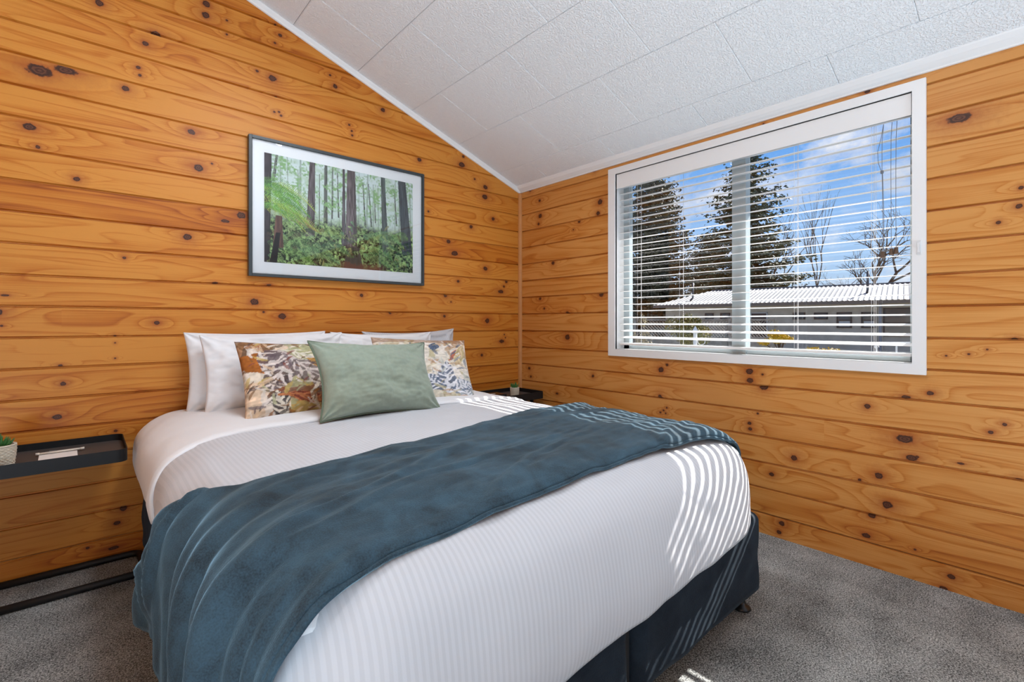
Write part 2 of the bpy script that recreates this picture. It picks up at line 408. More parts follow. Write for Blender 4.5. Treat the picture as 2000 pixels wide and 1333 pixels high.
KA= [(-2.859, 2.231, 0.0382, 1.5), (-2.775, 2.262, 0.0277, 1.9), (-2.659, 2.615, 0.0215, 1), (-2.231, 2.797, 0.0242, 1), (-2.234, 2.737, 0.0242, 1), (-2.445, 2.554, 0.0203, 1.6), (-2.487, 2.492, 0.0176, 1), (-2.515, 2.364, 0.0124, 1), (-2.509, 2.329, 0.01, 1), (-2.564, 2.247, 0.0196, 1), (-2.891, 1.975, 0.0223, 1.4), (-2.864, 1.894, 0.0112, 1), (-2.297, 2.108, 0.0211, 1.1), (-2.266, 1.929, 0.0266, 1.1), (-2.206, 1.964, 0.0081, 1), (-2.737, 1.778, 0.0163, 1), (-1.909, 2.515, 0.0262, 1.1), (-1.989, 2.528, 0.0114, 1), (-2.137, 2.75, 0.0083, 1), (-2.137, 2.675, 0.0083, 1), (-1.893, 2.827, 0.0088, 1), (-1.868, 2.776, 0.0147, 1), (-1.896, 2.721, 0.0088, 1), (-1.888, 2.414, 0.0117, 1.5), (-1.874, 2.333, 0.0088, 1), (-1.863, 2.315, 0.0088, 1), (-1.899, 2.326, 0.0088, 1), (-1.548, 2.585, 0.019, 1), (-1.58, 2.644, 0.0094, 1), (-1.23, 2.532, 0.0203, 1), (-1.46, 2.371, 0.0097, 1), (-1.443, 2.337, 0.0097, 1), (-1.44, 2.309, 0.0097, 1), (-1.185, 2.624, 0.0171, 1.6), (-0.955, 2.264, 0.0215, 1), (-0.578, 2.372, 0.0154, 1), (-0.592, 2.307, 0.0269, 1.4), (-0.367, 2.18, 0.024, 1.2), (-0.372, 2.103, 0.0279, 1.2), (-0.472, 2.223, 0.0118, 1), (-0.29, 1.944, 0.0202, 1.1), (-0.881, 1.914, 0.0109, 1), (-0.506, 1.854, 0.0195, 1.1), (-0.711, 1.719, 0.0225, 1), (-0.657, 1.637, 0.0265, 1.6), (-0.367, 1.545, 0.024, 1.1), (-0.625, 1.431, 0.0153, 1), (-0.151, 1.454, 0.0166, 1), (-0.178, 1.415, 0.0124, 1), (-0.211, 1.372, 0.0205, 1.8), (-2.002, 1.239, 0.0256, 1.2), (-1.928, 1.337, 0.0087, 2), (-1.379, 1.299, 0.0164, 1), (-0.738, 1.32, 0.0187, 1), (-0.689, 1.276, 0.0075, 1), (-1.857, 1.16, 0.0266, 1.1), (-1.955, 1.183, 0.0086, 1), (-2.442, 1.122, 0.0152, 1.1), (-2.568, 1.434, 0.0098, 1), (-2.315, 1.564, 0.0237, 1.1), (-2.068, 1.711, 0.028, 1.1), (-2.144, 1.669, 0.0137, 2), (-0.347, 1.138, 0.028, 1), (-0.747, 1.17, 0.0149, 1), (-1.178, 1.187, 0.0103, 1.3), (-0.173, 1.027, 0.0083, 1), (-0.162, 1.002, 0.0083, 1), (-0.2, 0.974, 0.0205, 1.6), (-0.403, 0.872, 0.0159, 1), (-0.578, 0.772, 0.0192, 1), (-2.783, 0.848, 0.0138, 1), (-2.802, 0.701, 0.0183, 1.2), (-2.6, 0.609, 0.0097, 1), (-2.571, 0.233, 0.0172, 1.2), (-2.594, 0.17, 0.0146, 1.3), (-2.7, 0.084, 0.0094, 1), (-2.607, 0.055, 0.0121, 2.4), (-2.602, 1.059, 0.0073, 1), (-2.602, 1.027, 0.0049, 1), (-2.964, 1.239, 0.0065, 2.5), (-2.602, 0.954, 0.0049, 1), (-2.192, 1.334, 0.0081, 2.2), (-2.792, 0.931, 0.0069, 1.6), (-2.986, 1.167, 0.0216, 1), (-2.974, 1.109, 0.0065, 1)]
KB= [(-0.123, 2.202, 0.0208, 1), (-0.229, 2.094, 0.0163, 1), (-0.235, 1.971, 0.0244, 1), (-0.218, 1.909, 0.0163, 1), (-0.639, 1.863, 0.015, 1), (-0.584, 1.811, 0.0076, 1), (-0.375, 1.584, 0.0198, 1), (-0.235, 1.313, 0.0163, 1), (-0.281, 1.235, 0.0121, 1), (-0.831, 1.97, 0.0287, 1), (-0.813, 1.894, 0.0216, 1), (-0.84, 1.319, 0.0215, 1.3), (-0.523, 1.195, 0.0192, 1.2), (-0.523, 1.015, 0.0307, 1), (-0.111, 0.752, 0.0166, 1), (-0.129, 0.687, 0.0124, 1), (-0.767, 0.743, 0.0146, 1), (-0.781, 2.204, 0.0145, 1), (-0.419, 0.581, 0.0118, 1.5), (-1.31, 0.827, 0.0257, 1), (-1.352, 0.861, 0.0127, 1), (-1.849, 0.858, 0.0251, 1), (-1.852, 0.808, 0.0223, 1.1), (-1.916, 0.846, 0.0082, 1), (-1.923, 0.779, 0.0218, 1.3), (-2.378, 0.736, 0.0166, 1), (-2.517, 0.795, 0.0113, 2), (-1.302, 0.655, 0.0225, 0.8), (-1.349, 0.594, 0.008, 1), (-1.328, 0.575, 0.008, 1), (-1.342, 0.558, 0.008, 1), (-1.306, 0.559, 0.0096, 1), (-1.849, 0.576, 0.0139, 1), (-1.852, 0.546, 0.0139, 1), (-1.892, 0.635, 0.0083, 1), (-2.07, 0.433, 0.0209, 1), (-1.962, 0.324, 0.0162, 1), (-2.42, 0.425, 0.021, 1), (-2.348, 0.389, 0.0096, 1), (-2.537, 0.531, 0.0202, 1.4), (-2.514, 0.61, 0.0271, 1.6), (-2.556, 0.539, 0.0089, 1), (-2.452, 0.301, 0.0231, 1.15), (-2.395, 0.236, 0.0165, 1.2), (-2.374, 0.137, 0.0166, 1.3), (-2.012, 0.081, 0.0186, 1), (-1.997, 0.031, 0.016, 1), (-2.667, 0.062, 0.015, 1.2), (-2.643, 0.003, 0.0151, 1.3), (-2.549, 0.134, 0.0067, 1), (-2.6, 0.82, 0.0131, 1.2), (-2.784, 0.685, 0.0102, 1.1), (-2.823, 0.722, 0.0101, 1), (-2.69, 1.969, 0.0275, 1.9), (-2.827, 2.207, 0.008, 1.2), (-2.868, 1.644, 0.0099, 1), (-2.862, 1.574, 0.0139, 1), (-2.806, 1.519, 0.0101, 1), (-2.72, 0.994, 0.0063, 1), (-2.651, 0.984, 0.0054, 1), (-2.774, 1.015, 0.0051, 1), (-2.849, 1.058, 0.01, 1.3), (-2.378, 2.193, 0.0142, 1.1), (-1.921, 2.18, 0.0082, 1), (-2.862, 0.51, 0.0139, 1), (-2.695, 0.541, 0.0063, 2.5)]

tonA = {2: .1, 3: -.1, 5: .35, 6: .15, 7: -.35, 8: .1, 9: 0, 10: -.05, 11: -.1, 12: .55, 13: -.15, 14: .05, 15: 0, 16: -.25, 17: -.1, 18: .05, 19: .1}
tonB = {0: .25, 1: .2, 2: .15, 3: .1, 4: -.05, 5: -.1, 6: .0, 7: .05, 8: -.1, 9: .25, 10: .0, 11: -.05, 12: .05, 13: .05, 14: -.1, 15: .05}
meA = board_wall('wall_back', 0, 0, -1, XL, 0, H0-SL*XL+.02, KA, None, seedo=1, tones=tonA); clip_ceiling(meA)
wa_ = link('wall_back', meA, PINE_A, kind='structure')
HOLE = (-2.562, -.94, .90, 2.16)
meB = board_wall('wall_right', 1, 0, -1, YB, 0, H0-.02, KB, None, hole=HOLE, seedo=2, tones=tonB)
wb_ = link('wall_right', meB, PINE_B, kind='structure')
rl = random.Random(9)
meL = board_wall('wall_left', 1, XL, 1, YB, 0, H0-SL*XL+.02, [(rl.uniform(YB, 0), rl.uniform(.1, 3.5), rl.uniform(.01, .03), 1) for _ in range(60)], None, seedo=3); clip_ceiling(meL)
link('wall_left', meL, PINE_B, kind='structure')
# wall behind the camera, with the opening of the glazed slider
SLX0, SLX1, SLZ = -3.6, -.4, 2.0
meK = board_wall('wall_front', 0, YB, 1, XL, 0, H0-SL*XL+.02, [(rl.uniform(XL, 0), rl.uniform(.1, 3.0), rl.uniform(.01, .03), 1) for _ in range(50)], None, hole=(SLX0, SLX1, -.1, SLZ+.07), seedo=4); clip_ceiling(meK)
link('wall_front', meK, M['white'], kind='structure')
# outer skin of the walls
b = MB(); b.box(XL-.12, .12, .02, .12, -.4, H0-.08)
b.box(.02, .12, YB-.1, HOLE[0], -.4, H0-.08); b.box(.02, .12, HOLE[1], .12, -.4, H0-.08)
b.box(.02, .12, HOLE[0], HOLE[1], -.4, HOLE[2]+.021); b.box(.02, .12, HOLE[0], HOLE[1], 2.145, H0-.08)
b.build('wall_outer', plain('outer_cladding', (.45, .45, .43), .8), kind='structure')
# floor
b = MB(); n = 40
b.box(XL, 0, YB, 0, -.1, 0)
b.build('floor', M['carpet'], kind='structure')

# ceiling: embossed tiles with dark seams along the room and fine staggered joints
xs = [0, -.24, -.63, -1.02, -1.41, -1.80, -2.19, -2.58, -2.97, -3.36, -3.75, -4.14, XL]
b = MB()
def cpt(x, y, dz): return (x, y, H0-SL*x+dz)
for i, (xa, xb) in enumerate(zip(xs[:-1], xs[1:])):
    ys = [0]; y = -.36 if i % 2 == 0 else -.04
    if i % 2: y = -.68+.64
    while y > YB:
        if y < -.02: ys.append(y)
        y -= .64
    if i % 2: ys = [0, -.04-.0] + [q for q in ys if q < -.1]; ys = [q for q in ys if q != -.04]
    ys.append(YB)
    for ya, yb in zip(ys[:-1], ys[1:]):
        g, g2, r = .0012, .0006, .0035     # seam half gap, joint half gap, bevel
        X0, X1, Y0, Y1 = xa-g, xb+g, ya-g2, yb+g2
        o = [(X0, Y0), (X1, Y0), (X1, Y1), (X0, Y1)]; ii = [(X0-r, Y0-r), (X1+r, Y0-r), (X1+r, Y1+r), (X0-r, Y1+r)]
        b.add([cpt(x_, y_, .006) for x_, y_ in o]+[cpt(x_, y_, .003) for x_, y_ in o]+[cpt(x_, y_, 0) for x_, y_ in ii],
              [(0, 1, 5, 4), (1, 2, 6, 5), (2, 3, 7, 6), (3, 0, 4, 7), (4, 5, 9, 8), (5, 6, 10, 9), (6, 7, 11, 10), (7, 4, 8, 11), (8, 9, 10, 11)])
b.add([cpt(0, 0, .0065), cpt(XL, 0, .0065), cpt(XL, YB, .0065), cpt(0, YB, .0065), cpt(0, 0, .1), cpt(XL, 0, .1), cpt(XL, YB, .1), cpt(0, YB, .1)],
      [(0, 1, 2, 3), (4, 7, 6, 5), (0, 4, 5, 1), (1, 5, 6, 2), (2, 6, 7, 3), (3, 7, 4, 0)], 1)
ceil_o = b.build('ceiling', [M['ceil'], M['grout']], kind='structure')
# eave outside over the window
b = MB()
EX = .66
EX = 1.02; b.box(.12, EX, YB-.5, .5, 2.43, 2.52); b.box(.02, .12, YB-.5, .5, H0-.10, 2.52)
b.build('roof_overhang', plain('eave_paint', (.5, .5, .5), .7), kind='structure')

# trims
def strip_along(name, prof, p0, p1, ax1, ax2, matx, **kw):
    """extrude a closed 2-d profile from p0 to p1; ax1/ax2 are the profile axes"""
    b = MB(); p0 = Vector(p0); p1 = Vector(p1); a1 = Vector(ax1); a2 = Vector(ax2); n = len(prof)
    b.add([p0+a1*u+a2*v for u, v in prof]+[p1+a1*u+a2*v for u, v in prof],
          [(i, (i+1) % n, n+(i+1) % n, n+i) for i in range(n)]+[tuple(range(n))[::-1], tuple(range(n, 2*n))])
    return b.build(name, matx, **kw)
sdir = Vector((-1, 0, SL)).normalized(); snor = Vector((SL, 0, 1)).normalized()*-1
rake = [(0, -.002), (.014, -.002), (.014, .026), (.010, .033), (.004, .036), (0, .036)]
strip_along('trim_1', rake, (0.0, 0, H0), (XL, 0, H0-SL*XL), (0, -1, 0), snor, M['white'], kind='structure')
cove = [(0, -.006), (.055, -.022), (.050, -.012), (.038, .004), (.024, .016), (.013, .024), (.011, .030), (0, .030)]
strip_along('trim_2', cove, (0, 0, H0), (0, YB, H0), (-1, 0, 0), (0, 0, -1), M['white'], kind='structure')
quad = [(0, 0)]+[(.024*math.cos(t), .024*math.sin(t)) for t in np.linspace(0, PI/2, 8)]
strip_along('trim_3', quad, (0, 0, 0), (0, 0, H0-.035), (-1, 0, 0), (0, -1, 0), M['reed'], kind='structure', smooth=False)

# back slider: frame and two panes (behind the camera)
b = MB(); z1 = SLZ+.07
for (xa, xb, za, zb) in ((SLX0, SLX0+.05, 0, z1), (SLX1-.05, SLX1, 0, z1), (SLX0, SLX1, z1-.06, z1), (SLX0, SLX1, 0, .04), (-2.03, -1.97, .04, z1-.06)):
    b.box(xa, xb, YB-.08, YB, za, zb)
sl_o = b.build('window_2', M['white'], kind='structure')
b = MB(); b.box(SLX0+.05, SLX1-.05, YB-.045, YB-.04, .04, z1-.06); b.build('pane', M['glass'], sl_o)
# unused builder and ceiling normal, no panel light is built
b = MB(); n_ = Vector((SL, 0, 1)).normalized()

# ============================================================ window with reveal, aluminium frame, panes
win = empty('window_1', (0, -1.75, .92), kind='structure')
P = Vector((0, -1.75, .92))
def loc(bm_, name, mt, parent, **kw):
    bm_.v = [(x-P.x, y-P.y, z-P.z) for x, y, z in bm_.v]; return bm_.build(name, mt, parent, **kw)
Ya, Yb, Za, Zb = -2.541, -.970, .945, 2.130      # clear opening inside the architrave
b = MB()                                           # architrave, 45 mm, flat on the boards
for (ya, yb, za, zb) in ((-2.588, Ya, .898, 2.172), (Yb, -.914, .898, 2.172), (Ya, Yb, .898, Za), (Ya, Yb, Zb, 2.172)):
    b.box(-.018, .004, ya, yb, za, zb)
loc(b, 'architrave', M['white'], win)
b = MB()                                           # reveal boards through the wall
b.box(-.010, .11, Ya-.018, Ya, Za-.018, Zb+.018); b.box(-.010, .11, Yb, Yb+.018, Za-.018, Zb+.018)
b.box(-.010, .11, Ya, Yb, Za-.018, Za); b.box(-.010, .11, Ya, Yb, Zb, Zb+.018)
loc(b, 'reveal', M['white'], win)
b = MB()                                           # fixed aluminium frame
for (ya, yb, za, zb) in ((Ya, Ya+.022, Za, Zb), (Yb-.045, Yb, Za, Zb), (Ya, Yb, Za, Za+.028), (Ya, Yb, Zb-.03, Zb)):
    b.box(.085, .125, ya, yb, za, zb)
b.box(.070, .130, -1.800, -1.722, Za, Zb)          # meeting stile of the two lights
loc(b, 'window_frame', M['alu'], win, bevel=.002)
b = MB()
b.box(.104, .108, -1.722, Yb-.045, Za+.028, Zb-.03); loc(b, 'pane', M['glass'], win)
b = MB()
b.box(.104, .108, Ya+.022, -1.800, Za+.028, Zb-.03); loc(b, 'pane', M['glass'], win)
b = MB()                                           # sloping outer sill
b.add([(.12, Ya, Za+.006), (.12, Yb, Za+.006), (.20, Yb, Za-.02), (.20, Ya, Za-.02), (.12, Ya, Za-.02), (.12, Yb, Za-.02), (.20, Yb, Za-.035), (.20, Ya, Za-.035)],
      [(0, 3, 2, 1), (4, 5, 6, 7), (0, 1, 5, 4), (1, 2, 6, 5), (2, 3, 7, 6), (3, 0, 4, 7)])
loc(b, 'window_sill', M['alu'], win)

# ============================================================ venetian blind
BX = .045
bl = empty('venetian_blind', (BX, -1.755, Zb-.001), label='white venetian blind with open slats hanging inside the window', cat='blind')
P = Vector((BX, -1.755, Zb-.001))
b = MB(); b.box(-.004, .006, Ya+.004, Yb-.004, 2.030, Zb-.002); b.box(-.006, .006, Ya+.004, Yb-.004, 2.030, 2.036)
loc(b, 'valance', M['white'], bl, bevel=.0015)
b = MB(); b.box(.020, .068, Ya+.006, Yb-.006, 2.045, Zb-.002); loc(b, 'headrail', M['whitem'], bl)
SP = .0443; zt = 1.999; nsl = 23
def slat(b, zc, tilt, x0=BX, hw=.020, th=.0012):
    n = 5; pts = []
    for i in range(n+1):
        q = -hw+2*hw*i/n; crown = .0016*(1-(q/hw)**2)
        pts.append((q, crown))
    c, s = math.cos(tilt), math.sin(tilt)
    base = len(b.v); ring = [(q, cr+th) for q, cr in pts]+[(q, cr-th) for q, cr in pts[::-1]]
    vs = [(x0+q*c-e*s, yy, zc+q*s+e*c) for yy in (Ya+.008, Yb-.008) for q, e in ring]
    m_ = len(ring); b.add(vs, [(i, (i+1) % m_, m_+(i+1) % m_, m_+i) for i in range(m_)]+[tuple(range(m_))[::-1], tuple(range(m_, 2*m_))])
b = MB()
for i in range(nsl):
    t_ = math.radians(5)
    if i > 18: t_ = math.radians(5+3*(i-18))
    slat(b, zt-i*SP, t_)
loc(b, 'slats', M['whitem'], bl)
b = MB(); b.box(BX-.024, BX+.024, Ya+.008, Yb-.008, .972, .986); loc(b, 'bottom_rail', M['whitem'], bl, bevel=.003)
for y_ in (-1.123, -1.424, -2.063, -2.389):
    b = MB()
    for dx in (-.0235, .0235): b.tube([(BX+dx, y_, 2.05), (BX+dx, y_, .98)], .0007, 6)
    b.tube([(BX, y_-.012, 2.05), (BX, y_-.012, .98)], .0008, 6)
    for i in range(nsl): b.tube([(BX-.023, y_+.001, zt-i*SP-.003-.003), (BX+.023, y_+.001, zt-i*SP-.003+.003)], .0006, 4)
    loc(b, 'ladder_cord', M['cord'], bl)
def drop_cord(pts, z_end, y_end, nm='pull_cord'):
    b = MB(); b.tube(pts+[(BX-.052, y_end, z_end+.028)], .0011, 6); c = loc(b, nm, M['cordd'], bl)
    b = MB(); b.lathe([(.0035, .030), (.0075, .029), (.0072, .018), (.0085, .008), (.0105, .001), (.009, 0)], (BX-.052-P.x, y_end-P.y, z_end-P.z), 14)
    b.build('tassel', M['tassel'], bl, smooth=False)
CX = BX-.052
drop_cord([(BX-.006, -2.462, 2.034), (CX+.015, -2.464, 1.95), (CX, -2.466, 1.8), (CX, -2.467, 1.6)], 1.425, -2.468)
drop_cord([(BX-.006, -2.480, 2.034), (CX+.015, -2.482, 1.95), (CX, -2.484, 1.8), (CX, -2.484, 1.6)], 1.428, -2.485)
drop_cord([(BX-.006, -2.431, 2.034), (CX+.012, -2.432, 1.95), (CX, -2.434, 1.83), (CX, -2.437, 1.6)], 1.415, -2.437)
b = MB(); b.tube([(BX-.006, -2.431, 2.034), (CX+.015, -2.427, 1.96), (CX, -2.418, 1.90), (CX, -2.420, 1.85), (CX, -2.432, 1.806)], .0011, 6)
b.tube([(CX, -2.436, 1.806), (CX, -2.441, 1.6), (CX, -2.440, 1.446)], .0011, 6)
loc(b, 'pull_cord', M['cordd'], bl)
b = MB(); b.lathe([(.002, .012), (.006, .010), (.006, -.002), (.002, -.004)], (CX-P.x, -2.434-P.y, 1.80-P.z), 12); b.build('cord_knot', M['cordd'], bl)
# small clear cleat screwed to the architrave
b = MB(); y_ = -2.565; b.box(-.0215, -.0175, y_-.007, y_+.007, 1.415, 1.475); b.box(-.030, -.0215, y_-.003, y_+.003, 1.440, 1.452); b.box(-.033, -.030, y_-.004, y_+.004, 1.425, 1.468)
b.build('cord_cleat', plain('clear_plastic', (.72, .74, .76), .25), bevel=.0012, label='small pale plastic cord cleat on the right side of the window frame', cat='cleat')

# ============================================================ bed
CXB = -1.625
bed = empty('bed', (CXB, -1.13, 0), label='king size bed with split dark navy upholstered base on black feet', cat='bed')
BO = Vector((CXB, -1.13, 0))
def rbox(x0, x1, y0, y1, z0, z1, r=.045, rz=.03, n=8, amp=0, seed=0):
    """upholstered box: rounded upright corners, soft top edge"""
    b = MB(); out_ = []
    ring = []
    for (cx, cy, a0) in ((x1-r, y1-r, 0), (x0+r, y1-r, PI/2), (x0+r, y0+r, PI), (x1-r, y0+r, 1.5*PI)):
        for i in range(n+1):
            a = a0+PI/2*i/n; ring.append((cx, cy, math.cos(a), math.sin(a), r))
    # add points along the straights
    full = []
    for i in range(len(ring)):
        full.append(ring[i]); j = (i+1) % len(ring)
        p = (ring[i][0]+ring[i][2]*r, ring[i][1]+ring[i][3]*r); q = (ring[j][0]+ring[j][2]*r, ring[j][1]+ring[j][3]*r)
        L = math.hypot(q[0]-p[0], q[1]-p[1])
        if L > .08:
            k = int(L/.03)
            for s in range(1, k):
                f = s/k; full.append((p[0]+(q[0]-p[0])*f-ring[i][2]*r, p[1]+(q[1]-p[1])*f-ring[i][3]*r, ring[i][2], ring[i][3], r))
    lv = [(-r*.6, z0)] + [(0, z0+.004)] + [(0, z0+(z1-rz-z0)*f) for f in np.linspace(.08, 1, 14)] + [(-rz*(1-math.cos(a)), z1-rz+rz*math.sin(a)) for a in np.linspace(.3, PI/2, 5)] + [(-rz-.05, z1)]
    m_ = len(full)
    for (o_, z) in lv:
        for (cx, cy, ux, uy, rr) in full:
            x, y = cx+ux*(rr+o_), cy+uy*(rr+o_)
            if amp and abs(o_) < 1e-6:
                w_ = amp*fbm(x*5+seed, y*5, z*9, 3); x += ux*w_; y += uy*w_
            b.v.append((x-BO.x, y-BO.y, z))
    for i in range(len(lv)-1):
        for j in range(m_):
            b.f.append((i*m_+j, i*m_+(j+1) % m_, (i+1)*m_+(j+1) % m_, (i+1)*m_+j)); b.m.append(0)
    b.f.append(tuple(range(m_))[::-1]); b.m.append(0); b.f.append(tuple(range((len(lv)-1)*m_, len(lv)*m_))); b.m.append(0)
    return b
BX0, BX1, BY0, BY1 = -2.505, -.712, -2.195, -.04
for xa, xb, sd in ((BX0, -1.587, 1), (-1.562, BX1, 7)):
    o = rbox(xa, xb, BY0, BY1, .088, .378, .05, .03, 8, .006, sd).build('bed_base', M['base'], bed, smooth=True, label='upholstered half of the base')
b = MB(); b.box(-1.587-BO.x, -1.562-BO.x, BY0+.03-BO.y, BY1-.02-BO.y, .10, .365); b.build('base_gap_lining', M['plastic'], bed)
for x_ in (BX0+.08, -1.66, -1.49, BX1-.065):
    for y_ in (BY0+.055, BY1-.10):
        b = MB(); b.lathe([(.030, 0), (.034, .004), (.030, .012), (.017, .020), (.013, .032), (.015, .050), (.022, .070), (.028, .092)], (x_-BO.x, y_-BO.y, 0), 20)
        b.build('leg', M['plastic'], bed, smooth=True)
b = MB(); b.box(BX0+.05-BO.x, BX1-.05-BO.x, BY0+.05-BO.y, BY1-BO.y, .380, .64); b.build('mattress', M['pillow'], bed, bevel=.05, seg=4)

# ---- bed surface shape: unrolled coordinates (a across, c along) -> point
WA, LB = .645, -1.952       # where the top starts to roll off
def table(pts):
    pts = np.array(pts, float); t = np.r_[0, np.cumsum(np.hypot(*np.diff(pts, axis=0).T))]
    return t, pts
def catmull(pts, n=12):
    p = [np.array(q, float) for q in pts]; p = [2*p[0]-p[1]]+p+[2*p[-1]-p[-2]]; o = []
    for i in range(1, len(p)-2):
        for s in range(n):
            t = s/n; o.append(.5*((2*p[i])+(-p[i-1]+p[i+1])*t+(2*p[i-1]-5*p[i]+4*p[i+1]-p[i+2])*t*t+(-p[i-1]+3*p[i]-3*p[i+1]+p[i+2])*t**3))
    o.append(p[-2]); return o
SIDE = table(catmull([(0, .690), (.09, .685), (.175, .666), (.240, .627), (.276, .572), (.286, .51), (.278, .45), (.262, .40), (.245, .36), (.23, .31)]))
FOOT = table(catmull([(0, .690), (.10, .684), (.185, .662), (.235, .620), (.262, .57), (.276, .51), (.284, .45), (.288, .40), (.285, .35), (.272, .30)]))
DRAPE = table(catmull([(0, .690), (.09, .685), (.175, .666), (.240, .627), (.276, .572), (.288, .51), (.291, .45), (.293, .40), (.296, .33), (.30, .25), (.302, .15), (.304, .05)]))
def curve(tab, r):
    t, p = tab; return float(np.interp(r, t, p[:, 0])), float(np.interp(r, t, p[:, 1]))
def surf(a, c, tab=SIDE, off=0.0):
    """a: distance across from the bed centre (+ right), c: y on the flat part, unrolled past the foot"""
    ex = max(0, abs(a)-WA)*(1 if a > 0 else -1); ey = min(0, c-LB)
    r = math.hypot(ex, ey); px = max(-WA, min(WA, a)); py = max(LB, c)
    if r < 1e-6: o_, z = 0, tab[1][0, 1]; dx = dy = 0
    else:
        (o_, z) = curve(tab, r); dx, dy = ex/r, ey/r
        if tab is SIDE and dy:
            o2_, z2_ = curve(FOOT, r); kf = dy*dy; o_ += (o2_-o_)*kf; z += (z2_-z)*kf
        o_ *= (1-.055*dx*dx) if dx < 0 else (1+.055*dx*dx)
    dome = .008*(1-(px/WA)**2)*(1-min(1, r/.1) if r > 0 else 1)
    if r >= .1: dome = 0
    q = Vector((CXB+px+dx*o_, py+dy*o_, z+dome))
    if off:
        if r < 1e-6: nrm = Vector((0, 0, 1))
        else:
            o2, z2 = curve(tab, r+.01); o1, z1_ = curve(tab, max(0, r-.01)); tx, tz = o2-o1, z2-z1_; l = math.hypot(tx, tz) or 1
            nrm = Vector((-tz/l*dx, -tz/l*dy, tx/l))
        q += nrm*off
    return q
def sheet(name, fa, fb, na, nc, fn, mt, parent=None, thick=.01, tuck=None, **kw):
    """grid over s in [0,1] x t in [0,1]"""
    vs = []; fs = []
    for i in range(na+1):
        for j in range(nc+1): vs.append(fn(i/na, j/nc))
    for i in range(na):
        for j in range(nc):
            k = i*(nc+1)+j; fs.append((k, k+1, k+nc+2, k+nc+1))
    me = D.meshes.new(name); me.from_pydata([tuple(v) for v in vs], [], fs); me.update()
    o = link(name, me, mt, parent, True, **kw)
    if thick:
        md = o.modifiers.new('thickness', 'SOLIDIFY'); md.thickness = thick; md.offset = -1
    return o
SMAX = SIDE[0][-1]
def hem_r(a):   # how far the duvet hangs, by position across
    return SMAX-.055
def wr(a, c, s=1.0):
    return s*(.0035*fbm(a*3.1, c*3.3, 1.7, 3)+.002*fbm(a*9, c*7, 4.2, 2))
def duvet_pt(c0, off):
    def fn(s, t):
        A = WA+SMAX-.045; a = -(A-.085)+(2*A-.085)*s
        # foot hem is higher at the window side
        hf = .305+.085*max(0, min(1, (a+.3)/1.2)); rf = float(np.interp(-hf, -FOOT[1][:, 1], FOOT[0]))
        c1 = LB-rf
        c = c0+(c1-c0)*t
        ex = max(0, abs(a)-WA); ey = max(0, LB-c); r = math.hypot(ex, ey)
        if ex > 0 and ey > 0:      # corner: keep inside the rolled sheet
            m_ = max(ex, ey); k = m_/r; ex *= k; ey *= k; a2 = (WA+ex)*(1 if a > 0 else -1); c2 = LB-ey
        else: a2, c2 = a, c
        w_ = wr(a, c, 1.5)
        # long soft pulls down the foot face
        if ey > .1: w_ += .006*fbm(a*2.2, .5, c*.7, 2)
        if ex > .15: w_ += .007*fbm(c*2.6, 2.5, a*.8, 2)
        return surf(a2, c2, SIDE, off+w_)
    return fn
duv = empty('duvet', (CXB, -1.5, .69), label='white pinstriped duvet covering the bed, tucked in round the foot', cat='duvet')
def reparent(o, e):
    o.parent = e; o.matrix_parent_inverse = Matrix.Translation(-Vector(e.location)); return o
du = sheet('cover', 0, 0, 150, 150, duvet_pt(-.80, .0), M['duvet'], None, .02); reparent(du, duv)
# fold turned back over the head end of the duvet
def fold_fn(s, t):
    A = WA+SMAX-.050; a = -(A-.075)+(2*A-.075)*s
    ce = -.845-.02*fbm(a*1.5, 3, 0, 2)-(.05 if abs(a) > WA else 0)*min(1, (abs(a)-WA)/.2)
    c = -.06+(ce+.06)*t
    w_ = wr(a+5, c, 2.0); lift = .016-.009*min(1, max(0, abs(a)-WA)/.12)
    if t > .97: lift -= (t-.97)/.03*.010
    if t < .3: lift *= t/.3
    return surf(a, c, SIDE, lift+w_)
fo = sheet('turned_down_fold', 0, 0, 120, 60, fold_fn, M['pillow'], None, .012); reparent(fo, duv)

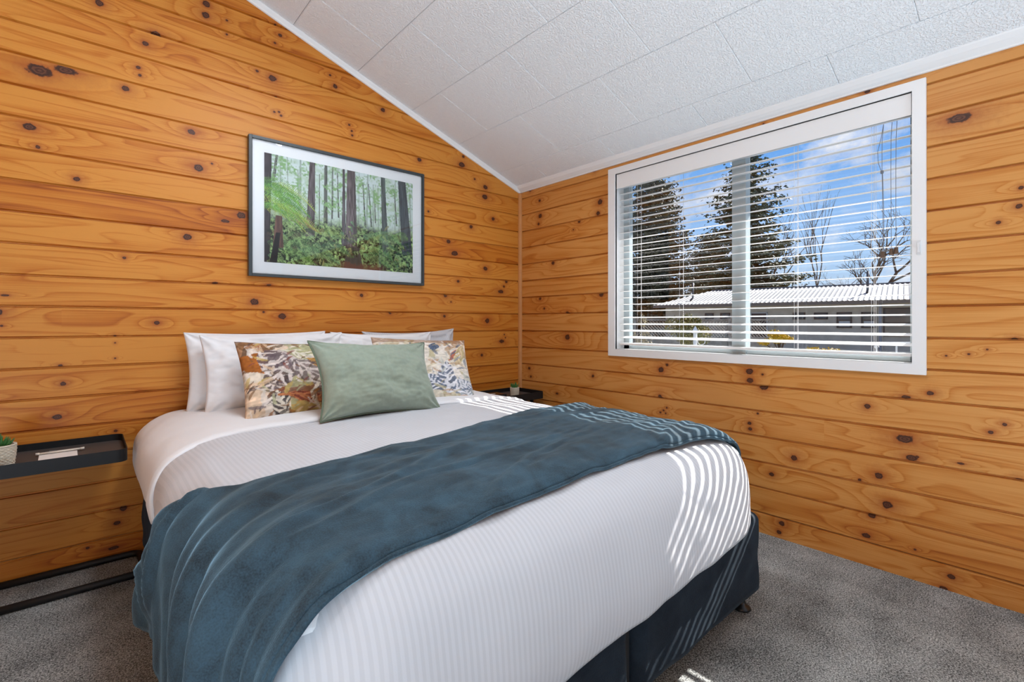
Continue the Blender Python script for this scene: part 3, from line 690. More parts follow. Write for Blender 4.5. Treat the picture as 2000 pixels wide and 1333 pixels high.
# ---- throw across the foot
AR = WA+.30; AL = -(WA+DRAPE[0][-1]-.10)
def interp(x, xs_, ys_): return float(np.interp(x, xs_, ys_))
def th_edges(a):
    xs_ = [-1.25, -1.1, -.95, -.80, -.65, -.3, 0, .3, .6, .8, .95]
    back = interp(a, xs_, [-1.28, -1.33, -1.42, -1.54, -1.60, -1.53, -1.48, -1.39, -1.35, -1.31, -1.31])
    front = interp(a, xs_, [-2.25, -2.25, -2.20, -2.16, -2.13, -2.10, -2.08, -2.07, -2.09, -2.12, -2.12])
    return back, front
def throw_fn(layer):
    def fn(s, t):
        e_ = AL+(.19-.12*max(0, t-.25)/.75)*(1 if layer else .93)-.02; a = AR+(e_-AR)*s; bk, fr = th_edges(a)
        off = .010
        if layer: fr += .012; off = .024
        c = bk+(fr-bk)*t
        hang = max(0, min(1, (-a-WA-.02)/.28)); top = 1-hang
        # creases fanning out from the left edge
        u = (c+1.0)
        w_ = .010*fbm(a*1.6+c*1.2, c*9-a*1.8, 2.2, 3)*top
        rid = abs(fbm(a*1.1+.3, c*4.5-a*1.3, 7.7, 2)); w_ += .018*max(0, .13-rid)/.13*(.45+.55*hang)+.0035*fbm(a*7+c*5, c*14-a*5, 9.1, 3)
        # hanging folds, running down the side
        ph = (c+.35*max(0, -a-WA))*26+2.4*fbm(c*2.3, 1.1, 0, 2)
        w_ += hang*((.006+.011*t)*math.sin(ph)+(.004+.007*t)*math.sin(ph*2.3+1)-.004+hang*.034*max(0, 1-t/.28)**1.5)
        pre = max(0, min(1, (-a-.15)/.7))*top; w_ += pre*.0045*math.sin(ph*.8+a*4)
        # rounded front and back rolls of the folded edge
        if layer:
            e = min(t, 1-t)*(abs(fr-bk))
            if e < .02: off -= .011*(1-e/.02)**2
        ey = max(0, LB-c)
        return surf(a, c, DRAPE, off+w_)
    return fn
thr = empty('throw_blanket', (CXB, -1.75, .70), label='blue fleece throw laid across the bed and hanging over its left side', cat='blanket')
for ly, nm in ((0, 'under_layer'), (1, 'top_layer')):
    o = sheet(nm, 0, 0, 260, 130, throw_fn(ly), M['throw'], None, .009); reparent(o, thr)
bot = AL+.012
b = MB()

# ============================================================ pillows and cushions
def paint_cushion(seed, tones):
    """leaf print raster, H x W x 3 linear"""
    N = 220; yy, xx = np.mgrid[0:N, 0:N]/(N-1.0)
    rng = np.random.RandomState(seed)
    def nz(k, s=0):
        g = np.random.RandomState(seed*31+s+k).rand(k+2, k+2); X = xx*k; Y = yy*k; i = X.astype(int); j = Y.astype(int); fx = X-i; fy = Y-j
        fx = fx*fx*(3-2*fx); fy = fy*fy*(3-2*fy)
        return (g[j, i]*(1-fx)+g[j, i+1]*fx)*(1-fy)+(g[j+1, i]*(1-fx)+g[j+1, i+1]*fx)*fy
    img = np.zeros((N, N, 3)); img[:] = tones[0]
    wx = xx+.10*(nz(5, 1)-.5)+.03*(nz(16, 2)-.5); wy = yy+.10*(nz(5, 3)-.5)+.03*(nz(16, 4)-.5)
    # broad brushed patches
    for i in range(46):
        c = tones[1+i % (len(tones)-1)]; cx, cy = rng.rand(2); an = rng.rand()*PI; L = .12+.22*rng.rand(); w_ = .03+.07*rng.rand()
        dx = (wx-cx)*math.cos(an)+(wy-cy)*math.sin(an); dy = -(wx-cx)*math.sin(an)+(wy-cy)*math.cos(an)
        m_ = ((dx/L)**2+(dy/w_)**2 < 1+.8*(nz(30, i)-.5)); img[m_] = img[m_]*.25+np.array(c)*.75
    return img, xx, yy, wx, wy, nz, rng
def leaf(img, wx, wy, cx, cy, an, L, Wd, dark, light, nv=7, nzf=None):
    ux = (wx-cx)*math.cos(an)+(wy-cy)*math.sin(an); uy = -(wx-cx)*math.sin(an)+(wy-cy)*math.cos(an)
    s = ux/L; half = Wd*np.clip(np.sin(np.clip(s, 0, 1)*PI)**.7, 0, 1)*(1-.25*s)
    inside = (s > 0) & (s < 1) & (np.abs(uy) < half)
    vein = np.sin((s*nv-np.abs(uy)/Wd*1.4)*2*PI)
    m1 = inside & (vein > -.25); m2 = inside & (vein <= -.25)
    img[m1] = img[m1]*.12+np.array(dark)*.88*(.8+.4*nzf(24, 9)[m1])[:, None]; img[m2] = np.array(light)
    mid = (s > -.05) & (s < 1) & (np.abs(uy) < .012); img[mid] = np.array(light)*.9
def s2l(r, g, b_): return tuple(((c/255)/12.92 if c/255 < .04045 else ((c/255+.055)/1.055)**2.4) for c in (r, g, b_))
TL_ = [s2l(205, 185, 165), s2l(150, 95, 45), s2l(120, 85, 55), s2l(185, 160, 95), s2l(215, 205, 195), s2l(125, 70, 60), s2l(165, 165, 130), s2l(95, 75, 60), s2l(200, 170, 140)]
def dabs(img, xx, yy, nz, rng, tones, n, size, k=.75):
    for i in range(n):
        c = tones[rng.randint(len(tones))]; cx, cy = rng.rand(2); an = rng.choice([.6, 2.3, 1.4, 2.8])+rng.randn()*.25; L = size*(.6+rng.rand()*1.2); w_ = L*(.12+.18*rng.rand())
        dx = (xx-cx)*math.cos(an)+(yy-cy)*math.sin(an); dy = -(xx-cx)*math.sin(an)+(yy-cy)*math.cos(an)+.15*dx*dx/L
        m_ = (dx/L)**2+(dy/w_)**2 < 1; img[m_] = img[m_]*(1-k)+np.array(c)*k
    g = .78+.44*nz(46, 77); return np.clip(img*g[..., None], 0, 1)
def cushion_left_img():
    img, xx, yy, wx, wy, nz, rng = paint_cushion(4, TL_)
    m_ = (wx < .15) & (wy > .56); img[m_] = np.array(s2l(214, 188, 162))*(.55+.75*nz(14, 50)[m_])[:, None]; m_ = (wx < .20) & (wy > .22) & (wy < .47); img[m_] = np.array(s2l(168, 100, 45))*(.6+.6*nz(12, 51)[m_])[:, None]
    dk, lt = s2l(98, 84, 88), s2l(205, 192, 186)
    leaf(img, wx, wy, .42, .22, 2.45, .36, .15, dk, lt, 4, nz)
    leaf(img, wx, wy, .42, .22, 1.95, .55, .16, dk, lt, 5, nz)
    leaf(img, wx, wy, .40, .22, .95, .62, .15, s2l(125, 112, 114), lt, 6, nz)
    leaf(img, wx, wy, .42, .20, .10, .40, .11, s2l(168, 165, 128), s2l(215, 208, 190), 5, nz)
    leaf(img, wx, wy, .62, .28, .55, .45, .12, s2l(150, 112, 55), s2l(185, 140, 80), 3, nz)
    leaf(img, wx, wy, .98, .95, 3.9, .5, .06, s2l(60, 50, 48), s2l(210, 195, 185), 8, nz)
    leaf(img, wx, wy, .30, 1.02, 4.6, .30, .07, s2l(70, 72, 76), s2l(215, 205, 190), 5, nz)
    leaf(img, wx, wy, .30, .80, .1, .5, .07, s2l(130, 62, 50), s2l(190, 120, 80), 3, nz)
    leaf(img, wx, wy, .60, 1.0, 4.75, .45, .03, s2l(190, 180, 150), s2l(225, 215, 200), 2, nz)
    return dabs(img, xx, yy, nz, rng, TL_+[s2l(92, 78, 82), s2l(215, 205, 198), s2l(110, 98, 102), s2l(70, 60, 58)], 170, .045)
def cushion_right_img():
    T = [s2l(214, 204, 190), s2l(200, 188, 160), s2l(225, 218, 210), s2l(180, 150, 120), s2l(190, 192, 185), s2l(175, 165, 125), s2l(226, 215, 200)]
    img, xx, yy, wx, wy, nz, rng = paint_cushion(11, T)
    bl_, wh = s2l(84, 98, 122), s2l(222, 222, 228)
    img[yy < .10] = img[yy < .10]*.4+np.array(s2l(140, 92, 60))*.6
    leaf(img, wx, wy, .70, .92, 4.0, .45, .13, bl_, wh, 7, nz)
    leaf(img, wx, wy, .70, .92, 4.75, .50, .10, bl_, wh, 6, nz)
    leaf(img, wx, wy, .72, .92, 5.6, .35, .09, s2l(120, 130, 148), wh, 6, nz)
    leaf(img, wx, wy, .62, .10, 2.0, .18, .06, bl_, bl_, 2, nz)
    leaf(img, wx, wy, .95, .16, 2.2, .32, .05, bl_, s2l(180, 110, 90), 2, nz)
    leaf(img, wx, wy, .98, .12, 1.9, .42, .07, s2l(186, 172, 128), s2l(215, 195, 160), 3, nz)
    leaf(img, wx, wy, .92, 1.0, 4.4, .30, .07, s2l(150, 160, 170), wh, 7, nz)
    return dabs(img, xx, yy, nz, rng, T+[bl_, wh, s2l(130, 140, 155), s2l(185, 150, 120)], 130, .045, .7)
def pillow_mesh(name, W_, Hh, T, N=90, pinch=.075, wob=.006, seed=0, sag=.12, img=None, corner=.0, puck=1.0, seam=0):
    vs = []; uvs = []
    def pt(u, v, side):
        e = (1-u*u); f = (1-v*v)
        x = W_/2*(u*(1-pinch*f*abs(u)**3)); y = Hh/2*(v*(1-pinch*1.1*e*abs(v)**3))
        th = T/2*max(0, e*f)**.42*(1-.18*(u*u+v*v)/2)*(1-sag*v)
        # creases running out of the corners
        ca = math.atan2(abs(v)-.0, abs(u)-.0); rr = max(abs(u), abs(v))
        cr = math.sin(math.atan2(1.02-abs(v), 1.02-abs(u))*11+seed)*(max(0, (u*v)**2)) * puck
        w_ = wob*fbm(u*2.6+seed, v*2.6, side*3, 3)*(e*f)**.3 + .006*cr*(e*f)**.25 - seam*math.exp(-((u-.06+.02*math.sin(v*3))/.014)**2)
        return (x, -side*(th+w_), y)
    fs = []
    for side in (1, -1):
        b0 = len(vs)
        for i in range(N+1):
            for j in range(N+1):
                u, v = -1+2*i/N, -1+2*j/N
                # denser near the rim
                u = math.sin(u*PI/2)*.45+u*.55; v = math.sin(v*PI/2)*.45+v*.55
                vs.append(pt(u, v, side)); uvs.append(((u+1)/2, (v+1)/2))
        for i in range(N):
            for j in range(N):
                k = b0+i*(N+1)+j; q = (k, k+N+1, k+N+2, k+1); fs.append(q if side == 1 else q[::-1])
    me = D.meshes.new(name); me.from_pydata(vs, [], fs); me.update()
    if img is not None:
        Hn = img.shape[0]-1; at = me.color_attributes.new('pattern', 'FLOAT_COLOR', 'POINT'); arr = np.ones((len(vs), 4), np.float32)
        U = np.array(uvs); c_ = np.clip((U[:, 0]*Hn).astype(int), 0, Hn); r_ = np.clip(((1-U[:, 1])*Hn).astype(int), 0, Hn); arr[:, :3] = img[r_, c_]
        at.data.foreach_set('color', arr.ravel())
    bm = bmesh.new(); bm.from_mesh(me); bmesh.ops.remove_doubles(bm, verts=bm.verts, dist=2e-4); bm.to_mesh(me); bm.free()
    return me
def put(o, x, y, z, lean, yaw=0, roll=0):
    """x,y,z = middle of the bottom edge; lean back towards the head wall"""
    o.rotation_euler = Matrix.Rotation(yaw, 3, 'Z').to_euler()
    R_ = Matrix.Rotation(yaw, 4, 'Z')@Matrix.Rotation(-lean, 4, 'X')@Matrix.Rotation(roll, 4, 'Y')
    return R_, Vector((x, y, z))
def place(o, x, y, z, lean, yaw, roll, Hh):
    R_, p = put(o, x, y, z, lean, yaw, roll)
    c = p+R_.to_3x3()@Vector((0, 0, Hh/2)); o.location = c; o.rotation_euler = R_.to_euler(); return o
PW, PH = .70, .405
for (x, y, z, lean, yaw, roll, lab, sd) in (
        (-1.995, -.16, .675, .16, 0, 0, 'white pillow at the back left against the timber headwall', 1),
        (-1.945, -.325, .675, .27, -.02, -.01, 'plump white pillow leaning in front at the left', 2),
        (-1.065, -.15, .675, .14, .02, -.02, 'white pillow at the back right, its pinstriped corner sticking out', 3),
        (-1.325, -.305, .675, .25, .03, .01, 'white pillow with peaked corners leaning in front at the right', 4)):
    me = pillow_mesh('pillow', PW if sd != 4 else .68, PH, .17, seed=sd, pinch=.06 if sd < 3 else .10, wob=.024, puck=2.4)
    o = link('pillow', me, M['pillow'] if sd != 3 else M['duvet'], None, True, label=lab, cat='pillow', group='white bed pillows'); place(o, x, y, z, lean, yaw, roll, PH)
me = pillow_mesh('cushion', .50, .42, .13, N=150, seed=5, img=cushion_left_img(), pinch=.07, wob=.006)
o = link('cushion', me, M['pattern'], None, True, label='square cushion with brown and plum leaf print, left of the green one', cat='cushion', group='leaf print cushions'); place(o, -1.945, -.645, .682, .62, .05, .05, .42)
me = pillow_mesh('cushion', .57, .42, .13, N=150, seed=8, img=cushion_right_img(), pinch=.06, wob=.006)
o = link('cushion', me, M['pattern'], None, True, label='leaf print cushion with blue fern fronds, half behind the green one', cat='cushion', group='leaf print cushions'); place(o, -1.29, -.665, .680, .60, -.22, .06, .42)
me = pillow_mesh('cushion', .60, .385, .18, N=110, seed=13, pinch=.115, wob=.016, puck=2.6, seam=.0022)
o = link('cushion', me, M['green'], None, True, label='sage green oblong linen cushion in front of the pillows', cat='cushion'); place(o, -1.665, -.905, .692, .52, .02, .045, .385)
gc = o
b = MB(); pts = []; W_, Hh, pn = .60, .385, .115
for k in range(200):
    s = k/50; q = int(s); f = -1+2*(s-q)
    u, v = ((f, -1), (1, f), (-f, 1), (-1, -f))[q]
    pts.append((W_/2*(u*(1-pn*(1-v*v)*abs(u)**3))*1.008, 0, Hh/2*(v*(1-pn*1.1*(1-u*u)*abs(v)**3))*1.01))
b.tube(pts, .0042, 8, closed=True)
b.build('piping', M['greenp'], gc, smooth=True)

# ============================================================ framed forest photograph
px0, px1, pz0, pz1 = -2.038, -.935, 1.381, 2.157
pic = empty('framed_picture', ((px0+px1)/2, -.002, pz0), label='large framed forest photograph with white mount hanging above the bed', cat='picture')
PO = Vector(pic.location)
def lp(b): b.v = [(x-PO.x, y-PO.y, z-PO.z) for x, y, z in b.v]; return b
b = MB(); fw = .016
for (a0, a1, c0, c1) in ((px0, px0+fw, pz0, pz1), (px1-fw, px1, pz0, pz1), (px0+fw, px1-fw, pz0, pz0+fw), (px0+fw, px1-fw, pz1-fw, pz1)):
    b.box(a0, a1, -.034, -.004, c0, c1)
lp(b).build('frame', M['frame'], pic, bevel=.0015)
b = MB(); b.box(px0+fw, px1-fw, -.018, -.006, pz0+fw, pz1-fw); lp(b).build('mount', M['mat_board'], pic)
ix0, ix1, iz0, iz1 = -1.957, -1.018, 1.464, 2.078
def forest():
    Hh, Ww = 330, 500
    yy, xx = np.mgrid[0:Hh, 0:Ww]; X = xx/(Ww-1.); Y = yy/(Hh-1.); rng = np.random.RandomState(3)
    def nz(kx, ky, sd):
        g = np.random.RandomState(sd).rand(ky+2, kx+2); U = X*kx; V = Y*ky; i = U.astype(int); j = V.astype(int); fx = U-i; fy = V-j
        fx = fx*fx*(3-2*fx); fy = fy*fy*(3-2*fy)
        return (g[j, i]*(1-fx)+g[j, i+1]*fx)*(1-fy)+(g[j+1, i]*(1-fx)+g[j+1, i+1]*fx)*fy
    C = lambda *a: np.array(s2l(*a))
    img = np.zeros((Hh, Ww, 3)); n1 = nz(9, 6, 1); n2 = nz(40, 30, 2); n3 = nz(110, 70, 5)
    base = C(214, 226, 226)[None, None]*(1-Y[..., None]*.35)+C(150, 175, 135)[None, None]*(Y[..., None]*.35)
    img[:] = base
    def blend(m_, c, k=1.0):
        k = np.clip(m_*k, 0, 1)[..., None]; img[:] = img*(1-k)+np.array(c)*k
    blend((nz(14, 10, 7)*.6+n2*.5-.52)*4*(1-.2*Y), C(176, 200, 168), .55)
    blend((nz(22, 30, 8)*.5+n3*.6-.58)*5, C(140, 172, 135), .45)
    def trunk(xa, ya, wa_, xb, yb, wb_, c1, c2, k=1):
        t = np.clip((Y-ya)/(yb-ya), 0, 1); cx = xa+(xb-xa)*t; w_ = (wa_+(wb_-wa_)*t)/2
        d = (X-cx)/w_; m_ = (np.abs(d) < 1) & (Y >= ya) & (Y <= yb)
        bark = nz(190, 14, int(xa*999)+3); col = np.array(c1)*(1-bark[..., None])+np.array(c2)*bark[..., None]
        sh = (1-.35*np.clip(d, 0, 1))[..., None]; img[m_] = img[m_]*(1-k)+(col*sh)[m_]*k
    for i in range(26):
        x = rng.rand(); w_ = .003+.006*rng.rand(); trunk(x, 0 if rng.rand() < .7 else .1, w_, x+rng.uniform(-.01, .01), .55+.1*rng.rand(), w_*1.4, C(150, 165, 150), C(110, 125, 112), .6)
    for a in ((.617, .10, .007, .635, .56, .011), (.657, .10, .006, .679, .55, .011), (.412, .0, .006, .407, .52, .011), (.365, 0, .016, .363, .66, .026), (.70, .2, .005, .708, .5, .008), (.85, .1, .006, .87, .5, .010), (.44, .05, .004, .45, .5, .010), (.325, .1, .004, .325, .6, .006), (.07, 0, .014, .05, .25, .018)):
        trunk(*a, C(120, 125, 120), C(75, 72, 72))
    blend((nz(30, 18, 11)*.6+n3*.6-.62)*6*(Y < .5), C(138, 176, 120), .55)
    under = np.clip((Y-.48-.10*(n1-.5))*7, 0, 1)
    tex = nz(70, 46, 12)*.6+nz(150, 100, 13)*.5
    tex = np.clip((tex-.35)*2.2, 0, 1); ucol = C(22, 28, 22)[None, None]*(1-tex[..., None])+C(165, 196, 125)[None, None]*tex[..., None]
    img[:] = img*(1-under[..., None])+(ucol*(.55+.9*nz(12, 8, 14))[..., None])*under[..., None]
    bg_ = C(128, 118, 122); dk = C(66, 52, 56)
    trunk(.281, 0, .034, .268, .72, .056, bg_, dk); trunk(.484, 0, .014, .484, .78, .028, C(125, 120, 125), dk)
    trunk(.535, 0, .055, .537, .80, .082, C(138, 126, 128), C(70, 58, 60))
    m_ = (np.abs(X-.55) < .042+.12*np.clip(Y-.78, 0, 1)) & (Y > .78); img[m_] = C(70, 72, 70)*(.7+.6*nz(190, 14, 8)[m_])[:, None]
    trunk(.763, .0, .030, .785, .85, .048, C(105, 115, 112), C(62, 66, 68)); trunk(.91, 0, .060, .955, .80, .085, C(88, 98, 104), C(52, 56, 62))
    trunk(.012, 0, .060, .0, 1, .060, C(80, 70, 76), C(45, 38, 42))
    gnd = np.clip((Y-.93-.05*(nz(18, 9, 21)-.5)+.05*(n3-.5))*22, 0, 1)*np.clip((X-.40)*12, 0, 1)*np.clip((.82-X)*12, 0, 1); blend(gnd, C(126, 76, 64)*(.8), .8)
    # fern fronds, bright ones from the left
    def frond(x0, y0, ang, L, wd, col, droop=.5):
        K = max(8, int(L*Ww/4.2))
        for k in range(K):
            s = k/K; x = x0+math.cos(ang)*L*s; y = y0-math.sin(ang)*L*s*1.5+droop*L*s*s*1.5
            l = wd*max(0., math.sin(min(1, s*.9+.12)*PI))**.6; cc = np.array(col)*(.6+.7*rng.rand())
            for sg in (-1, 1):
                for q in np.linspace(0, 1, 22):
                    ax = x+q*l*(.45+.1*sg); ay = y+sg*q*l*.95+.25*q*q*l; ix, iy = int(ax*(Ww-1)), int(ay*(Hh-1))
                    if 0 <= ix < Ww and 0 <= iy < Hh: img[iy, ix] = cc*(1.15-.4*q)
    for i in range(230):
        x = rng.rand(); y = .56+.44*rng.rand()**.8
        if y > .88 and .42 < x < .8: continue
        g = [C(92, 128, 70), C(60, 84, 52), C(132, 160, 96), C(150, 150, 96), C(86, 74, 56), C(110, 150, 110), C(24, 30, 22), C(168, 190, 130)][rng.randint(8)]
        frond(x, y, rng.uniform(-.4, 3.4), rng.uniform(.03, .08), rng.uniform(.012, .026), g*(.8+.4*rng.rand()))
    for a in ((-.02, .26, .15, .24, .07, C(120, 175, 85)), (.0, .30, -.1, .22, .06, C(95, 150, 70)), (-.02, .48, .3, .26, .07, C(140, 175, 60)), (.02, .52, .15, .33, .06, C(165, 170, 70)), (.10, .55, .12, .22, .05, C(175, 155, 85)),
              (.14, .80, .3, .20, .05, C(110, 155, 90)), (.10, .9, .25, .2, .05, C(120, 165, 80)), (.22, .86, .2, .25, .05, C(105, 150, 105)), (.36, .66, .3, .14, .04, C(150, 175, 90)), (.62, .66, .3, .22, .05, C(135, 180, 125)), (.70, .62, .25, .22, .05, C(120, 175, 110)),
              (.62, .86, .2, .2, .06, C(110, 160, 100)), (.68, .78, .1, .16, .06, C(105, 158, 90)), (.84, .62, .5, .14, .05, C(120, 170, 80)), (.86, .82, .2, .16, .06, C(85, 130, 100)), (.34, .8, .3, .2, .05, C(95, 140, 95)), (.02, .82, .3, .15, .05, C(95, 140, 90))): frond(*a)
    for i in range(26):
        frond(rng.uniform(-.03, .10), rng.uniform(.26, .50), rng.uniform(-.25, .35), rng.uniform(.12, .24), rng.uniform(.03, .05), [C(140, 190, 90), C(110, 165, 75), C(168, 188, 80), C(90, 140, 70)][i % 4], .6)
    trunk(.082, .56, .036, .078, .86, .062, C(128, 92, 78), C(82, 54, 48)); trunk(.078, .72, .026, .05, 1.0, .042, C(34, 28, 30), C(18, 16, 18))
    return img
fi = forest(); Hf, Wf = fi.shape[:2]
vs = []; gx = np.linspace(ix0-PO.x, ix1-PO.x, Wf); gz = np.linspace(iz1-PO.z, iz0-PO.z, Hf)
XX, ZZ = np.meshgrid(gx, gz); co = np.stack([XX, np.full_like(XX, -.0186-PO.y), ZZ], -1).reshape(-1, 3)
idx = np.arange(Hf*Wf).reshape(Hf, Wf); q = np.stack([idx[:-1, :-1], idx[1:, :-1], idx[1:, 1:], idx[:-1, 1:]], -1).reshape(-1, 4)
me = D.meshes.new('print'); me.vertices.add(len(co)); me.vertices.foreach_set('co', co.ravel().astype(np.float32))
me.loops.add(q.size); me.loops.foreach_set('vertex_index', q.ravel().astype(np.int32)); me.polygons.add(len(q))
me.polygons.foreach_set('loop_start', np.arange(0, q.size, 4, dtype=np.int32)); me.polygons.foreach_set('loop_total', np.full(len(q), 4, dtype=np.int32)); me.update(calc_edges=True)
at = me.color_attributes.new('pattern', 'FLOAT_COLOR', 'POINT'); arr = np.ones((len(co), 4), np.float32); arr[:, :3] = np.clip(fi, 0, 1).reshape(-1, 3); at.data.foreach_set('color', arr.ravel())
link('print', me, M['print'], pic, label='forest photograph')
b = MB(); b.box(px0+fw, px1-fw, -.0245, -.0235, pz0+fw, pz1-fw); lp(b).build('glass', M['pglass'], pic)

# ============================================================ bedside tables
def bedside(x0, x1, y0, y1, ztop, post_left, label, rot=0):
    t = empty('bedside_table', ((x0+x1)/2, (y0+y1)/2, 0), rz=rot, label=label, cat='table', group='black C-shaped bedside tables')
    hx, hy = (x1-x0)/2, (y1-y0)/2; zf = ztop-.052; r = .035; th = .003
    def rr(hx, hy, r, n=8):
        o = []
        for (cx, cy, a0) in ((hx-r, hy-r, 0), (-hx+r, hy-r, PI/2), (-hx+r, -hy+r, PI), (hx-r, -hy+r, 1.5*PI)):
            for i in range(n+1): a = a0+PI/2*i/n; o.append((cx+r*math.cos(a), cy+r*math.sin(a)))
        return o
    A = rr(hx, hy, r); B = rr(hx-th, hy-th, r-th); n = len(A)
    b = MB(); b.add([(x, y, zf) for x, y in A]+[(x, y, ztop) for x, y in A]+[(x, y, ztop) for x, y in B]+[(x, y, ztop-.031) for x, y in B],
          [(i, (i+1) % n, n+(i+1) % n, n+i) for i in range(n)]+[(n+i, n+(i+1) % n, 2*n+(i+1) % n, 2*n+i) for i in range(n)]+[(2*n+i, 2*n+(i+1) % n, 3*n+(i+1) % n, 3*n+i) for i in range(n)]+[tuple(range(n))[::-1], tuple(range(3*n, 4*n))])
    b.build('tray', M['black'], t)
    b = MB(); B2 = rr(hx-th-.0015, hy-th-.0015, r-th); b.add([(x, y, ztop-.0305) for x, y in B2]+[(x, y, ztop-.0290) for x, y in B2], [tuple(range(n))[::-1], tuple(range(n, 2*n))]+[(i, (i+1) % n, n+(i+1) % n, n+i) for i in range(n)])
    b.build('tray_liner', M['trayin'], t)
    s = -1 if post_left else 1; rt = .0150
    fy0, fy1 = -hy+.115, hy-.012
    # C frame: floor loop, two posts on the outer side, arm loop under the tray
    e = -s*(hx+(.065 if post_left else .012)); px_ = s*(hx-.03)
    b = MB(); R_ = .04
    def arc(cx, cy, a0, a1, k=8): return [(cx+R_*math.cos(a0+(a1-a0)*i/k), cy+R_*math.sin(a0+(a1-a0)*i/k), rt+.001) for i in range(k+1)]
    if post_left: loop = [(px_, fy0, rt+.001)]+arc(e-R_, fy0+R_, -PI/2, 0)+arc(e-R_, fy1-R_, 0, PI/2)+[(px_, fy1, rt+.001)]
    else: loop = [(px_, fy0, rt+.001)]+arc(e+R_, fy0+R_, -PI/2, -PI)+arc(e+R_, fy1-R_, PI, PI/2)+[(px_, fy1, rt+.001)]
    b.tube(loop, rt, 12); b.build('floor_loop', M['black'], t, smooth=True)
    for fy in (fy0, fy1):
        b = MB(); b.tube([(px_, fy, rt*.3), (px_, fy, zf-.010), ], rt, 12); b.build('post', M['black'], t, smooth=True)
    for fy in (fy0, fy1):
        b = MB(); b.tube([(px_, fy, zf-.0095), (-px_*.7, fy, zf-.0095)], .0085, 10); b.build('support_arm', M['black'], t, smooth=True)
    return t
bedside(-3.17, -2.575, -.392, -.012, .597, True, 'black metal tray bedside table to the left of the bed')
bedside(-.685, -.065, -.352, -.012, .597, False, 'black metal tray bedside table in the corner, mostly hidden behind the bed')
TT = .597-.0288

# ---- small plants in woven pots
def plant(x, y, z, R_, Hh, label, seed, nleaf=34, ll=1.0):
    rnd = random.Random(seed)
    t = empty('potted_plant', (x, y, z), label=label, cat='plant', group='little succulents in woven pots')
    b = MB(); rows = 13
    prof = [(R_*.86, 0)]
    for i in range(rows):
        z_ = Hh*(i+.5)/rows; rr_ = R_*(.86+.14*min(1, z_/Hh*1.4)); prof += [(rr_-.0022, z_-Hh/rows*.45), (rr_+.0018, z_-Hh/rows*.12), (rr_+.0018, z_+Hh/rows*.2)]
    prof += [(R_, Hh), (R_-.006, Hh), (R_-.006, Hh-.012)]
    n = 60; b.lathe(prof, n=n)
    # uneven weave
    for i, v in enumerate(b.v):
        a = math.atan2(v[1], v[0]); k = 1+.030*math.sin(a*16+((i//n+1)//3)*PI)+.012*fbm(a*3, v[2]*60, seed); b.v[i] = (v[0]*k, v[1]*k, v[2])
    b.build('woven_pot', M['basket'], t, smooth=False)
    b = MB()
    for k in range(3): b.tube([(R_*1.01*math.cos(a), R_*1.01*math.sin(a), Hh-.002+.0018*math.sin(a*14+k*2.1)) for a in np.linspace(0, 2*PI, 64)[:-1]], .0019, 6, closed=True)
    b.build('pot_rim', M['basket'], t, smooth=True)
    b = MB(); b.lathe([(R_-.008, Hh-.014), (R_-.010, Hh-.009)], n=24); b.build('soil', M['soil'], t)
    b = MB()
    for i in range(nleaf):
        a = rnd.uniform(0, 2*PI); tilt = rnd.uniform(.05, 1.0)*(.35+.65*(i/nleaf)); L = R_*rnd.uniform(.65, 1.05)*ll; r0 = R_*.5*math.sqrt(rnd.random())*.9
        d = Vector((math.cos(a)*math.sin(tilt), math.sin(a)*math.sin(tilt), math.cos(tilt))); p0 = Vector((r0*math.cos(a), r0*math.sin(a), Hh-.012))
        pts = [p0+d*L*s+Vector((0, 0, .12*L*s*s)) for s in (0, .3, .6, .85, 1)]; w_ = R_*.085
        b.tube(pts, [w_*.7, w_*1.15, w_, w_*.55, w_*.08], 6)
    b.build('leaves', M['leafg'], t, smooth=True)
    return t
plant(-2.958, -.262, TT, .047, .083, 'small spiky succulent in a woven pot at the left edge of the left bedside table', 3)
plant(-.262, -.225, TT, .0335, .064, 'small green succulent in a woven pot on the corner bedside table', 8, 34, 1.45)

# ---- notepad, pen, and the flat black compendium on the corner table
def rotbox(name, cx, cy, z0, sx, sy, sz, rz, mt, label, cat, bevel=.0006, parts=None):
    o = empty(name, (cx, cy, z0), rz, label=label, cat=cat) if parts else None
    b = MB(); b.box(-sx/2, sx/2, -sy/2, sy/2, 0, sz)
    if parts: b.build(parts, mt, o, bevel=bevel); return o
    q = b.build(name, mt, bevel=bevel, label=label, cat=cat); q.location = (cx, cy, z0); q.rotation_euler = (0, 0, rz); return q
rotbox('notepad', -2.792, -.232, TT, .118, .135, .0040, .02, M['paper'], 'small white notepad lying in the left bedside tray', 'notepad')
b = MB(); b.tube([(-.070, 0, .0105), (.060, 0, .0105)], .0042, 12); b.tube([(.060, 0, .0105), (.074, 0, .0105)], .0052, 12); b.tube([(-.078, 0, .0105), (-.066, 0, .0105)], .0052, 12)
pe = empty('pen', (-2.785, -.162, TT-.001), .04, label='pale round barrelled pen lying along the back edge of the notepad', cat='pen')
b.build('barrel', M['pen'], pe, smooth=True); b = MB(); b.box(-.037, -.0355, -.001, .001, .0135, .0185); b.tube([(-.036, 0, .0178), (-.015, 0, .0160)], .0008, 6); b.build('clip', M['cordd'], pe)
cp = empty('black_folder', (-.405, -.135, TT), -.05, label='flat glossy black folder on the corner bedside table left of the plant', cat='folder')
b = MB(); b.box(-.085, .085, -.065, .065, 0, .018); b.build('cover', plain('gloss_black_cover', (.02, .022, .026), .15), cp, bevel=.002)
b = MB(); b.box(-.02, .02, -.012, .004, .018, .0186); b.build('label_plate', M['paper'], cp)

# white plug and lead behind the left table: not visible in the photograph, left out

